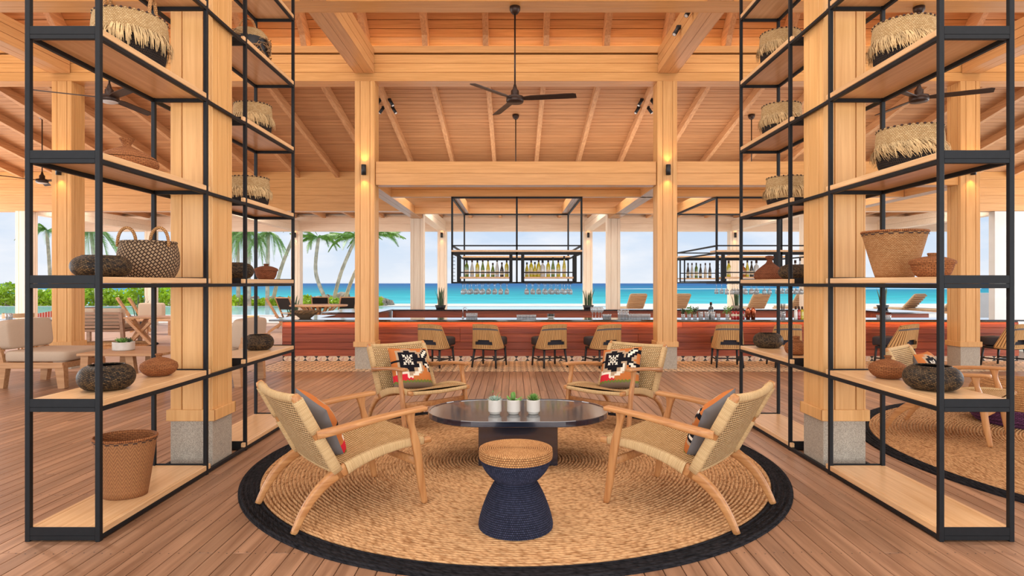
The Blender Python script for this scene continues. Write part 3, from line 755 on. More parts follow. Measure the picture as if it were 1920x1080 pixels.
# ------------------------------------------------------------------ black steel racks
LV = [0.02, 0.715, 1.385, 2.062, 2.735, 3.405, 4.08]     # tube centre heights; boards sit on top
PS = .027
def rack(label, sgn):
    t = thing('shelving_rack', label, 'shelving rack', (0, 0, 0))
    xi, xo = 2.285 * sgn, 2.665 * sgn
    ys = [3.36, 4.525, 5.185, 6.31]
    b = MB(); b.cbox(-PS / 2, PS / 2, -PS / 2, PS / 2, 0, 4.82, 'steel', .002); pm = b.mesh('post')
    for y in ys:
        for x in (xi, xo): mk('post', pm, t, (x, y, 0))
    b = MB(); b.cbox(-.0125, .0125, ys[0] + PS / 2, ys[3] - PS / 2, -.0125, .0125, 'steel', .002); rm = b.mesh('rail')
    bs = []
    x0, x1 = sorted((xi, xo))
    b = MB(); b.cbox(x0 + PS / 2, x1 - PS / 2, -.0125, .0125, -.0125, .0125, 'steel', .002); cm_ = b.mesh('cross_rail')
    b = MB(); b.cbox(x0 + PS / 2, x1 - PS / 2, -.004, .004, .013, .058, 'steel', .001); fm = b.mesh('edge_plate')
    sm = []
    for ya, yb in ((ys[0], ys[1]), (ys[2], ys[3])):
        b = MB(); e_ = .012
        # board notched around the four posts
        px0, px1 = x0 + PS / 2 + .002, x1 - PS / 2 - .002
        b.cbox(px0, px1, ya + .006, yb - .006, .014, .05, 'shelf', .003)
        for xx0, xx1 in ((x0 - PS / 2, px0), (px1, x1 + PS / 2)):
            b.cbox(xx0, xx1, ya + PS / 2 + .002, yb - PS / 2 - .002, .014, .05, 'shelf', .003)
            if ya == ys[0]: b.cbox(xx0, xx1, yb + PS / 2 + .002, yb + .045, .014, .05, 'shelf', .003)
            else: b.cbox(xx0, xx1, ya - .045, ya - PS / 2 - .002, .014, .05, 'shelf', .003)
        sm.append(b.mesh('shelf'))
    for z in LV:
        mk('rail', rm, t, (xi, 0, z)); mk('rail', rm, t, (xo, 0, z))
        for y in ys: mk('cross_rail', cm_, t, (0, y, z))
        for y in (ys[0] - .008, ys[1] + .008, ys[2] - .008, ys[3] + .008): mk('edge_plate', fm, t, (0, y, z))
        for m_ in sm: mk('shelf', m_, t, (0, 0, z))
rack('tall black steel shelving rack with oak boards on the left, around the column', -1)
rack('tall black steel shelving rack with oak boards on the right, around the column', 1)
def TOP(k): return LV[k] + .051

# ------------------------------------------------------------------ baskets
def two_wall(b, prof, mat, t=.008, inner=None, seg=40, sx=1, sy=1, wob=0):
    b.lathe(prof, mat, seg, sx=sx, sy=sy, wob=wob)
    ip = [(max(.001, r - t), z if i else z + t) for i, (r, z) in enumerate(prof)][::-1]
    b.lathe(ip, inner or mat, seg, sx=sx, sy=sy, wob=wob, capb=False, capt=True)
def tapered_basket(name, label, loc, r0, r1, h, mat, sx=1.0, sy=.85, rz=0):
    t = thing(name, label, 'basket', loc, rz)
    prof = [(r0 + (r1 - r0) * (k / 10) ** .92, h * k / 10) for k in range(11)]
    b = MB(); two_wall(b, prof, mat, .008, 'brown_coil', 44, sx, sy); b.build('body', t)
    b = MB(); P = [((r1 - .001) * sx * math.cos(a), (r1 - .001) * sy * math.sin(a), h) for a in [2 * PI * k / 44 for k in range(44)]]
    b.sweep(P, .016, .014, 'brown_coil', (0, 0, 1), 8, 2, closed=True); rim_ = b.build('rim', t)
    b = MB()
    for k in range(44):
        a0 = 2 * PI * k / 44; a1 = 2 * PI * (k + 1) / 44; zz = h - .018 + (.006 if k % 2 else -.004); rr = r1 * .99 + .003
        b.add([(rr * sx * math.cos(a0), rr * sy * math.sin(a0), zz), (rr * sx * math.cos(a1), rr * sy * math.sin(a1), zz), (rr * 1.002 * sx * math.cos(a1), rr * 1.002 * sy * math.sin(a1), zz + .008), (rr * 1.002 * sx * math.cos(a0), rr * 1.002 * sy * math.sin(a0), zz + .008)], [(0, 1, 2, 3)], 'dark_trim')
    b.build('stitching', rim_)
def dark_bowl(label, loc, r, h, rz=0, mo=.56):
    t = thing('rattan_bowl', label, 'bowl', loc, rz)
    prof = [(r * .55, 0)]
    for k in range(1, 17):
        a = -PI / 2 + PI * .93 * k / 16; prof.append((r * (.55 + .45 * math.cos(a)) if True else 0, h * (.5 + .5 * math.sin(a))))
    b = MB(); two_wall(b, prof, 'dark_weave', .01, 'black', 44); b.build('body', t)
    rr = prof[-1][0] - .004; zz = prof[-1][1]
    b = MB(); b.sweep([(rr * math.cos(a), rr * math.sin(a), zz) for a in [2 * PI * k / 40 for k in range(40)]], .01, .01, 'dark_weave', (0, 0, 1), 6, 2, closed=True); b.build('rim', t)
def coil_prof(pts, n=5, amp=.0016):
    out = []
    for (r0, z0), (r1, z1) in zip(pts[:-1], pts[1:]):
        m_ = max(2, int(math.hypot(r1 - r0, z1 - z0) / .006))
        for k in range(m_):
            u = k / m_; out.append((r0 + (r1 - r0) * u + (amp if k % 2 else -amp * .3), z0 + (z1 - z0) * u))
    out.append(pts[-1]); return out
def smooth2(pts, n=4):
    P = bez([(a, 0, c) for a, c in pts], n); return [(max(.001, p.x), p.z) for p in P]
def lidded(label, loc, r, h, mat='brown_coil', shape=0, rz=0, name='lidded_basket'):
    t = thing(name, label, 'basket', loc, rz)
    if shape == 0:   # squat ellipsoid with flat lid and knob
        body = [(r * .55, 0), (r * .8, h * .12), (r * .97, h * .3), (r, h * .42), (r * .95, h * .5)]
        lid = [(r * .97, h * .5), (r * .93, h * .56), (r * .68, h * .70), (r * .35, h * .80), (r * .2, h * .83)]
        knob = [(r * .16, h * .82), (r * .15, h * .9), (r * .2, h * .95), (r * .17, h), (.001, h)]
    elif shape == 1:  # wide cone lid with flared knob
        body = [(r * .8, 0), (r * .95, h * .08), (r, h * .2), (r * .96, h * .32)]
        lid = [(r * .97, h * .33), (r * .85, h * .42), (r * .62, h * .55), (r * .4, h * .64), (r * .3, h * .68), (r * .17, h * .74)]
        knob = [(r * .15, h * .73), (r * .13, h * .8), (r * .2, h * .92), (r * .24, h * .98), (r * .2, h), (.001, h * .97)]
    elif shape == 2:  # bowl with overhanging step lid
        body = [(r * .6, 0), (r * .78, h * .12), (r * .9, h * .35), (r * .96, h * .55)]
        lid = [(r * 1.02, h * .54), (r * 1.02, h * .66), (r * .85, h * .74), (r * .5, h * .83), (r * .25, h * .86)]
        knob = [(r * .2, h * .85), (r * .19, h * .9), (r * .22, h * .94), (r * .2, h), (.001, h)]
    elif shape == 3:  # round jar
        body = [(r * .5, 0), (r * .85, h * .1), (r, h * .35), (r * .9, h * .58), (r * .6, h * .7)]
        lid = [(r * .62, h * .7), (r * .55, h * .74), (r * .3, h * .78)]
        knob = [(r * .3, h * .77), (r * .26, h * .85), (r * .32, h * .93), (r * .25, h), (.001, h)]
    else:             # tall bell with neck
        body = [(r * .92, 0), (r, h * .1), (r * .98, h * .22)]
        lid = [(r, h * .22), (r * .93, h * .3), (r * .7, h * .45), (r * .45, h * .58), (r * .25, h * .68), (r * .2, h * .74)]
        knob = [(r * .2, h * .73), (r * .17, h * .82), (r * .28, h * .9), (r * .22, h * .98), (.001, h)]
    for nm, p in (('body', body), ('lid', lid), ('knob', knob)):
        b = MB(); b.lathe(coil_prof(smooth2(p, 3)), mat, 36, capb=(nm == 'body'), capt=True); last_ = b.build(nm, t if nm != 'knob' else last_)
def fringe_basket(label, loc, r, h, low=.36, rz=0, handle=False, fringe=True, slant=.4, sx=1, sy=1, seed=0):
    t = thing('fringed_basket', label, 'basket', loc, rz); rs = random.Random(seed)
    zl = h * low
    p1 = smooth2([(r * .84, 0), (r * .93, zl * .4), (r * .96, zl)], 3)
    b = MB(); b.lathe(p1, 'black_fibre', 44, sx=sx, sy=sy); b.build('dark_base', t)
    p2 = smooth2([(r * .96, zl), (r, h * .7), (r * .97, h * .93), (r * .955, h)], 4)
    b = MB(); b.lathe(p2, 'raffia', 44, sx=sx, sy=sy, capb=False); b.lathe([(q[0] - .01, q[1]) for q in p2[::-1]], 'raffia', 44, sx=sx, sy=sy, capb=False, capt=True); bd_ = b.build('body', t)
    b = MB()
    for k in range(56):
        a = 2 * PI * k / 56; ca, sa = math.cos(a), math.sin(a)
        if k % 2: b.lathe([(.007, 0), (.009, .006), (.006, .012)], 'dark_trim', 6, (r * .95 * ca * sx, r * .95 * sa * sy, h - .004))
        else: b.lathe([(.007, 0), (.009, .005), (.005, .01)], 'raffia', 6, (r * .95 * ca * sx, r * .95 * sa * sy, h - .004))
    b.build('stitched_rim', bd_)
    if fringe:
        b = MB()
        for i in range(420):
            a = rs.uniform(0, 2 * PI); z0 = h * rs.uniform(.55, .66); ln = h * rs.uniform(.22, .42); w_ = rs.uniform(.0015, .004)
            rr = r * 1.0; a2 = a + slant * rs.uniform(.05, .6); out_ = rs.uniform(.006, .035)
            p0 = Vector((rr * math.cos(a) * sx, rr * math.sin(a) * sy, z0)); p2_ = Vector(((rr + out_) * math.cos(a2) * sx, (rr + out_) * math.sin(a2) * sy, z0 - ln))
            pm = (p0 + p2_) / 2 + Vector((math.cos(a), math.sin(a), .3)) * .012; tg = Vector((-math.sin(a), math.cos(a), 0)) * w_
            b.add([p0 - tg, p0 + tg, pm + tg, pm - tg, p2_ + tg * .4, p2_ - tg * .4], [(0, 1, 2, 3), (3, 2, 4, 5)], 'strand')
        tag(b.build('fringe', bd_), kind='stuff')
    if handle:
        for sy_ in (1,):
            hw = r * .3
            for sg in (-1, 1):
                P = [(sg * r * .0 - hw * math.cos(a), -r * .6 * sg, h - .02 + .17 * math.sin(a)) for a in [PI * k / 14 for k in range(15)]]
                b = MB(); b.sweep(P, .022, .02, 'rope_nat', (0, 1, 0), 8, 2); b.build('handle', t)
def handle_basket(label, loc, r, h, rz=0):
    t = thing('two_handled_basket', label, 'basket', loc, rz)
    prof = smooth2([(r * .82, 0), (r * .97, h * .25), (r, h * .6), (r * .93, h * .9), (r * .88, h)], 4)
    b = MB(); two_wall(b, prof, 'lattice', .012, 'lattice', 44); b.build('body', t)
    b = MB(); b.sweep([(r * .88 * math.cos(a), r * .88 * math.sin(a), h) for a in [2 * PI * k / 40 for k in range(40)]], .018, .018, 'lattice', (0, 0, 1), 8, 2, closed=True); b.build('rim', t)
    for sg in (-1, 1):
        P = [(sg * r * .58 - .062 * math.cos(a), -.35 * r, h - .03 + .125 * math.sin(a) ** .8) for a in [PI * k / 14 for k in range(15)]]
        b = MB(); b.sweep(P, .02, .02, 'rope_nat', (0, 1, 0), 8, 2); b.build('handle', t)
def twig_basket(label, loc, r, h):
    t = thing('twig_basket', label, 'basket', loc, 0); rs = random.Random(5)
    b = MB(); b.lathe([(r * .8, 0), (r * .95, h * .4), (r * .9, h * .7)], 'black', 28); b.build('lining', t)
    b = MB(); b.lathe([(r * .9, h * .68), (r * .86, h * .86), (r * .7, h * .98), (r * .68, h)], 'raffia', 36, capb=False, capt=True); b.build('body', t)
    b = MB()
    for i in range(150):
        a = rs.uniform(0, 2 * PI); z = rs.uniform(.02, h * .72); da = rs.uniform(-.9, .9); dz = rs.uniform(-.09, .09); P = []
        for k in range(5):
            u = k / 4; rr = r * (1.0 + .05 * math.sin(u * PI + i)); P.append((rr * math.cos(a + da * u), rr * math.sin(a + da * u), max(.01, min(h * .85, z + dz * u))))
        b.sweep(P, .008, .008, 'twig', (0, 0, 1), 4, 2, caps=False)
    tag(b.build('twig_weave', t), kind='stuff')
    P = [(-.08 * math.cos(a), -r * .3, h - .03 + .13 * math.sin(a)) for a in [PI * k / 14 for k in range(15)]]
    b = MB(); b.sweep(P, .018, .018, 'rope_nat', (0, 1, 0), 8, 2); b.build('handle', t)
def RY(px, sg): return ((2.445 if sg < 0 else 2.505) * 1160 / abs(px - 964))
def rl(px, sg, k): return (2.475 * sg, RY(px, sg), TOP(k))
tapered_basket('waste_basket', 'tan zigzag-woven tapered basket on the bottom shelf of the left rack', rl(235, -1, 0), .128, .182, .365, 'tan_zig')
dark_bowl('dark round rattan bowl on the low shelf of the left rack near its front end', rl(200, -1, 1), .152, .145)
lidded('brown lidded basket with a small knob beside the dark bowl, left rack low shelf', rl(298, -1, 1), .118, .15, 'brown_coil', 0)
dark_bowl('dark flattened rattan bowl at eye level left of the two-handled basket', rl(190, -1, 2), .157, .125)
handle_basket('beige rope basket with two loop handles at eye level on the left rack', rl(279, -1, 2), .185, .235)
lidded('flat brown basket with stepped cone lid and flared knob, high on the left rack', rl(238, -1, 3), .178, .2, 'brown_coil', 1)
fringe_basket('raffia basket with rope loops over a black openwork base, top left of the rack', rl(245, -1, 4), .215, .29, .5, PI / 2 + .2, True, True, .1, seed=1)
twig_basket('twiggy bird-nest basket with loop handle, high on the far bay of the left rack', rl(468, -1, 5), .18, .27)
fringe_basket('fringed raffia basket under the twig basket on the far bay of the left rack', rl(474, -1, 4), .172, .27, .34, 0, seed=2)
fringe_basket('fringed raffia basket one shelf above the dark and brown baskets, left rack far bay', rl(467, -1, 3), .18, .25, .3, 0, seed=3)
dark_bowl('dark rattan bowl half hidden by the wood column at eye level, left rack far bay', rl(437, -1, 2), .17, .14)
lidded('brown lidded bowl basket at eye level at the far end of the left rack', rl(499, -1, 2), .108, .155, 'brown_coil2', 2)
dark_bowl('dark rattan bowl alone on the low shelf of the left rack far bay', rl(485, -1, 1), .138, .14)
fringe_basket('fringed raffia basket on the top visible shelf of the right rack front bay', rl(1695, 1, 4), .185, .27, .36, 0, seed=4)
fringe_basket('wide fringed raffia basket with black base below the ceiling fan, right rack', rl(1705, 1, 3), .19, .255, .4, 0, slant=.9, seed=5)
tapered_basket('flared_basket', 'large tan flared basket at eye level on the right rack', rl(1677, 1, 2), .11, .192, .30, 'tan_fine', 1, 1)
lidded('brown step-lidded basket right of the large flared basket', rl(1748, 1, 2), .118, .145, 'brown_coil', 2)
lidded('brown lidded basket with knob on the low shelf of the right rack', rl(1665, 1, 1), .116, .15, 'brown_coil', 0)
dark_bowl('dark rattan bowl at the front end of the right rack low shelf', rl(1748, 1, 1), .155, .14)
fringe_basket('fringed raffia basket highest on the far bay of the right rack', rl(1463, 1, 5), .185, .28, .34, 0, seed=6)
fringe_basket('fringed raffia basket second from the top on the far bay of the right rack', rl(1465, 1, 4), .178, .27, .3, 0, seed=7)
fringe_basket('fringed raffia basket just above eye level on the far bay of the right rack', rl(1475, 1, 3), .18, .25, .22, 0, seed=8)
lidded('reddish bell-shaped basket with necked lid at eye level on the right rack far bay', rl(1443, 1, 2), .145, .235, 'brown_coil2', 4)
dark_bowl('dark rattan bowl beside the bell-shaped basket, right rack far bay', rl(1493, 1, 2), .15, .125)
dark_bowl('dark rattan bowl on the low shelf of the right rack far bay', rl(1440, 1, 1), .14, .14)
lidded('small round lidded brown jar basket beside the right wood column', rl(1493, 1, 1), .098, .165, 'brown_coil', 3)

# ------------------------------------------------------------------ rugs
def rug_mat(name, c1, c2, c3):
    m, t, b = newmat(name); l = t.links.new
    co = N(t, 'ShaderNodeTexCoord'); sp = N(t, 'ShaderNodeSeparateXYZ'); l(co.outputs['Object'], sp.inputs[0])
    x2 = N(t, 'ShaderNodeMath', operation='MULTIPLY'); l(sp.outputs[0], x2.inputs[0]); l(sp.outputs[0], x2.inputs[1])
    y2 = N(t, 'ShaderNodeMath', operation='MULTIPLY'); l(sp.outputs[1], y2.inputs[0]); l(sp.outputs[1], y2.inputs[1])
    s_ = N(t, 'ShaderNodeMath', operation='ADD'); l(x2.outputs[0], s_.inputs[0]); l(y2.outputs[0], s_.inputs[1])
    r = N(t, 'ShaderNodeMath', operation='SQRT'); l(s_.outputs[0], r.inputs[0])
    th = N(t, 'ShaderNodeMath', operation='ARCTAN2'); l(sp.outputs[1], th.inputs[0]); l(sp.outputs[0], th.inputs[1])
    cv = N(t, 'ShaderNodeCombineXYZ'); rm = N(t, 'ShaderNodeMath', operation='MULTIPLY'); l(r.outputs[0], rm.inputs[0]); rm.inputs[1].default_value = 38
    tm = N(t, 'ShaderNodeMath', operation='MULTIPLY'); l(th.outputs[0], tm.inputs[0]); l(r.outputs[0], tm.inputs[1])
    t2 = N(t, 'ShaderNodeMath', operation='MULTIPLY'); l(tm.outputs[0], t2.inputs[0]); t2.inputs[1].default_value = 5
    l(rm.outputs[0], cv.inputs[0]); l(t2.outputs[0], cv.inputs[1])
    n = N(t, 'ShaderNodeTexNoise'); n.inputs['Scale'].default_value = 1; n.inputs['Detail'].default_value = 3; l(cv.outputs[0], n.inputs['Vector'])
    rp = N(t, 'ShaderNodeValToRGB'); e = rp.color_ramp.elements; e[0].position = .2; e[0].color = (*lin(c2), 1); e[1].position = .8; e[1].color = (*lin(c1), 1)
    l(n.outputs['Fac'], rp.inputs[0])
    # twisted strands
    cv2 = N(t, 'ShaderNodeCombineXYZ'); k1 = N(t, 'ShaderNodeMath', operation='MULTIPLY'); l(r.outputs[0], k1.inputs[0]); k1.inputs[1].default_value = 77
    k2 = N(t, 'ShaderNodeMath', operation='MULTIPLY'); l(tm.outputs[0], k2.inputs[0]); k2.inputs[1].default_value = 34
    l(k1.outputs[0], cv2.inputs[0]); l(k2.outputs[0], cv2.inputs[1])
    v = N(t, 'ShaderNodeTexVoronoi'); v.inputs['Scale'].default_value = 1; l(cv2.outputs[0], v.inputs['Vector'])
    vr = N(t, 'ShaderNodeValToRGB'); vr.color_ramp.elements[0].color = (1, 1, 1, 1); vr.color_ramp.elements[1].color = (*[q for q in c3], 1); vr.color_ramp.elements[0].position = .35; vr.color_ramp.elements[1].position = .95
    l(v.outputs['Distance'], vr.inputs[0])
    mx0 = N(t, 'ShaderNodeMixRGB', blend_type='MULTIPLY'); mx0.inputs['Fac'].default_value = 1; l(rp.outputs[0], mx0.inputs['Color1']); l(vr.outputs[0], mx0.inputs['Color2'])
    rg0 = N(t, 'ShaderNodeMath', operation='PINGPONG'); l(r.outputs[0], rg0.inputs[0]); rg0.inputs[1].default_value = .013
    mg = N(t, 'ShaderNodeMapRange'); mg.inputs['From Max'].default_value = .0035; mg.inputs['To Min'].default_value = .5; l(rg0.outputs[0], mg.inputs['Value'])  # shade in the grooves between braid rings painted as darker colour
    mx = N(t, 'ShaderNodeMixRGB', blend_type='MULTIPLY'); mx.inputs['Fac'].default_value = 1; l(mx0.outputs[0], mx.inputs['Color1']); l(mg.outputs[0], mx.inputs['Color2'])
    big = N(t, 'ShaderNodeTexNoise'); big.inputs['Scale'].default_value = 1.1; l(co.outputs['Object'], big.inputs['Vector'])
    hs = N(t, 'ShaderNodeHueSaturation'); mr = N(t, 'ShaderNodeMapRange'); mr.inputs['To Min'].default_value = .8; mr.inputs['To Max'].default_value = 1.2; l(big.outputs['Fac'], mr.inputs['Value']); l(mr.outputs[0], hs.inputs['Value']); l(mx.outputs[0], hs.inputs['Color'])
    l(hs.outputs[0], b.inputs['Base Color']); b.inputs['Roughness'].default_value = .95; b.inputs['Specular IOR Level'].default_value = .1
    rg = N(t, 'ShaderNodeMath', operation='PINGPONG'); l(r.outputs[0], rg.inputs[0]); rg.inputs[1].default_value = .013
    rg2 = N(t, 'ShaderNodeMath', operation='MULTIPLY_ADD'); l(rg.outputs[0], rg2.inputs[0]); rg2.inputs[1].default_value = -60; l(v.outputs['Distance'], rg2.inputs[2])
    bp = N(t, 'ShaderNodeBump'); bp.inputs['Strength'].default_value = .9; bp.inputs['Distance'].default_value = .009; bp.invert = True; l(rg2.outputs[0], bp.inputs['Height']); l(bp.outputs[0], b.inputs['Normal'])
    return m
M['jute'] = rug_mat('braided_jute', (226, 178, 126), (206, 154, 104), (.46, .36, .28))
M['jute_black'] = rug_mat('braided_black_jute', (50, 47, 48), (36, 34, 36), (.3, .3, .3))
def rug(label, x, y, R, Ri, th=.018, extra=0):
    t = thing('round_rug', label, 'rug', (x, y, 0))
    def ridges(r0, r1, p, mat, name):
        n = max(1, int(round((r1 - r0) / p))); pr = []
        for k in range(n):
            a = r0 + (r1 - r0) * k / n; w_ = (r1 - r0) / n
            pr += [(max(a, .001), th - .009), (a + w_ * .25, th - .001), (a + w_ * .5, th + .001), (a + w_ * .75, th - .001)]
        pr += [(r1, th - .005)]
        if name == 'border': pr += [(r1 + .008, th - .01), (r1 + .008, 0)]
        b = MB(); b.lathe(pr[::-1], mat, 128, capb=False); b.build(name, t)
    ridges(.0, Ri, .026, 'jute', 'braided_field'); ridges(Ri + .001, R, .03, 'jute_black', 'border')
rug('large round braided jute rug with black border under the four armchairs', -.02, 4.9, 2.0, 1.872)
rug('round jute rug with black border behind the right rack', 5.5, 4.9, 2.48, 2.36)
rug('small round rug with dark edge on the deck behind the slatted bench at left', -9.35, 13.7, 1.25, 1.19)

# ------------------------------------------------------------------ oval coffee table
t = thing('coffee_table', 'low black oval coffee table with a solid plinth base at the rug centre', 'table', (0.0, 4.88, .018))
hw, r_ = .705, .44
def pill(off=0, n=18):
    P = []
    for k in range(n + 1): a = -PI / 2 + PI * k / n; P.append((hw - r_ + (r_ - off) * math.cos(a), (r_ - off) * math.sin(a)))
    for k in range(n + 1): a = PI / 2 + PI * k / n; P.append((-(hw - r_) + (r_ - off) * math.cos(a), (r_ - off) * math.sin(a)))
    return P
b = MB()
rings = [(.004, .345), (0, .349), (0, .385), (.003, .389), (.010, .389), (.016, .383)]
vs = []; n = len(pill())
for off, z in rings: vs += [(x, y, z) for x, y in pill(off)]
fs = []
for i in range(len(rings) - 1):
    for k in range(n): k2 = (k + 1) % n; fs.append((i * n + k, i * n + k2, (i + 1) * n + k2, (i + 1) * n + k))
fs.append(list(range(n))[::-1]); fs.append([(len(rings) - 1) * n + k for k in range(n)])
b.add(vs, fs, 'table_black'); b.build('tabletop', t)
MB().cbox(-.30, .30, -.20, .20, 0, .346, 'table_black', .004).build('plinth', t)
TT = .018 + .384
def succulent(label, x, y, kind):
    t = thing('potted_succulent', label, 'plant', (x, y, TT), 0)
    b = MB(); pr = [(.036, 0), (.040, .004), (.040, .012), (.051, .02)]
    for k in range(9): pr += [(.052, .022 + k * .0093), (.0505, .0265 + k * .0093)]
    pr += [(.052, .108), (.048, .110), (.046, .106), (.046, .095)]
    b.lathe(pr, 'white_ceramic', 32, capt=False); pot_ = b.build('pot', t)
    b = MB(); b.lathe([(.0001, .097), (.047, .096)][::-1], 'soil', 20, capb=False); b.build('soil', pot_)
    b = MB(); rs = random.Random(kind)
    def leaf(a, el, L_, wd, mat, z=.1, r0=.0):
        d = Vector((math.cos(a) * math.cos(el), math.sin(a) * math.cos(el), math.sin(el))); sdv = Vector((-math.sin(a), math.cos(a), 0)); up = sdv.cross(d)
        o_ = Vector((r0 * math.cos(a), r0 * math.sin(a), z))
        P = [o_, o_ + d * L_ * .5, o_ + d * L_ * .85 + Vector((0, 0, .1 * L_)), o_ + d * L_ + Vector((0, 0, .2 * L_))]
        b.sweep(P, [wd * .5, wd, wd * .7, wd * .08], [wd * .2, wd * .3, wd * .2, wd * .05], mat, sdv, 6, 2)
    if kind == 0:
        for ring, (nn, el, L_) in enumerate(((10, .1, .062), (9, .45, .052), (7, .85, .04), (4, 1.25, .028))):
            for k in range(nn): leaf(2 * PI * k / nn + ring * .4, el, L_, .024, 'leaf_grey')
        b.sweep([(.01, 0, .11), (.02, -.005, .15), (.035, -.01, .165)], [.004, .003, .003], [.004, .003, .003], 'leaf', (0, 1, 0), 5, 2)
        for k in range(3): leaf(k * 2, .5, .018, .009, 'leaf', .16, .03)
    elif kind == 1:
        for a, el, L_ in ((2.6, .35, .065), (3.6, .3, .06), (.2, .25, .07), (1.4, 1.1, .06), (-.3, .05, .075), (2.0, .9, .06), (4.6, .5, .05)): leaf(a, el, L_, .034, 'leaf', .1)
        leaf(1.9, 1.15, .05, .03, 'leaf', .11)
    else:
        for k in range(40): leaf(k * 2.4, .3 + 1.1 * (k / 40), .05, .012, 'leaf', .1, .012 * (1 - k / 40))
    tag(b.build('leaves', t), kind=None)
succulent('white ribbed pot with a grey-green rosette succulent, left on the oval table', GX(928, 4.73), 4.73, 0)
succulent('white ribbed pot with a broad-leaf green succulent, middle on the oval table', GX(963, 4.73), 4.73, 1)
succulent('white ribbed pot with a spiky green succulent, right on the oval table', GX(1000, 4.73), 4.73, 2)
# ------------------------------------------------------------------ rope stool
t = thing('rope_stool', 'hourglass rope stool with navy body and natural jute top in the foreground', 'stool', (GX(967, 3.52), 3.52, .018))
def rope_prof(pts, p):
    P = smooth2(pts, 12); out = []; acc = 0; Ls = [0]
    for i in range(1, len(P)): Ls.append(Ls[-1] + math.hypot(P[i][0] - P[i - 1][0], P[i][1] - P[i - 1][1]))
    n = max(1, int(round(Ls[-1] / p))); st = Ls[-1] / n
    def at(s_):
        s_ = min(max(s_, 0), Ls[-1] - 1e-6)
        for i in range(1, len(Ls)):
            if Ls[i] >= s_: u = (s_ - Ls[i - 1]) / max(1e-9, Ls[i] - Ls[i - 1]); a, c = P[i - 1], P[i]; d = (c[0] - a[0], c[1] - a[1]); q = math.hypot(*d) or 1; return (a[0] + d[0] * u, a[1] + d[1] * u, d[1] / q, -d[0] / q)
    for k in range(n):
        for u in (0, .2, .5, .8):
            x, z, nx, nz_ = at((k + u) * st); h_ = p * .5 * math.sin(PI * u); out.append((max(.0005, x + nx * h_ - p * .2 * nx), z + nz_ * h_ - p * .2 * nz_))
    x, z, nx, nz_ = at(Ls[-1]); out.append((max(.0005, x), z)); return out
b = MB(); b.lathe(rope_prof([(.206, 0), (.208, .03), (.19, .1), (.155, .19), (.112, .268)], .0115), 'rope_navy', 64, ring=.0115); b.build('lower_body', t)
b = MB(); b.lathe(rope_prof([(.112, .268), (.14, .288), (.172, .325), (.192, .362), (.199, .39)], .0115), 'rope_navy', 64, capb=False, ring=.0115); b.build('upper_body', t)
b = MB(); b.lathe(rope_prof([(.203, .388), (.207, .41), (.206, .436)], .0125), 'rope_nat', 64, capb=False, ring=.0125)
b.lathe(rope_prof([(.206, .436), (.196, .444), (.1, .446), (.002, .446)], .0125), 'rope_nat', 64, capb=False, ring=.0125); b.build('seat', t)
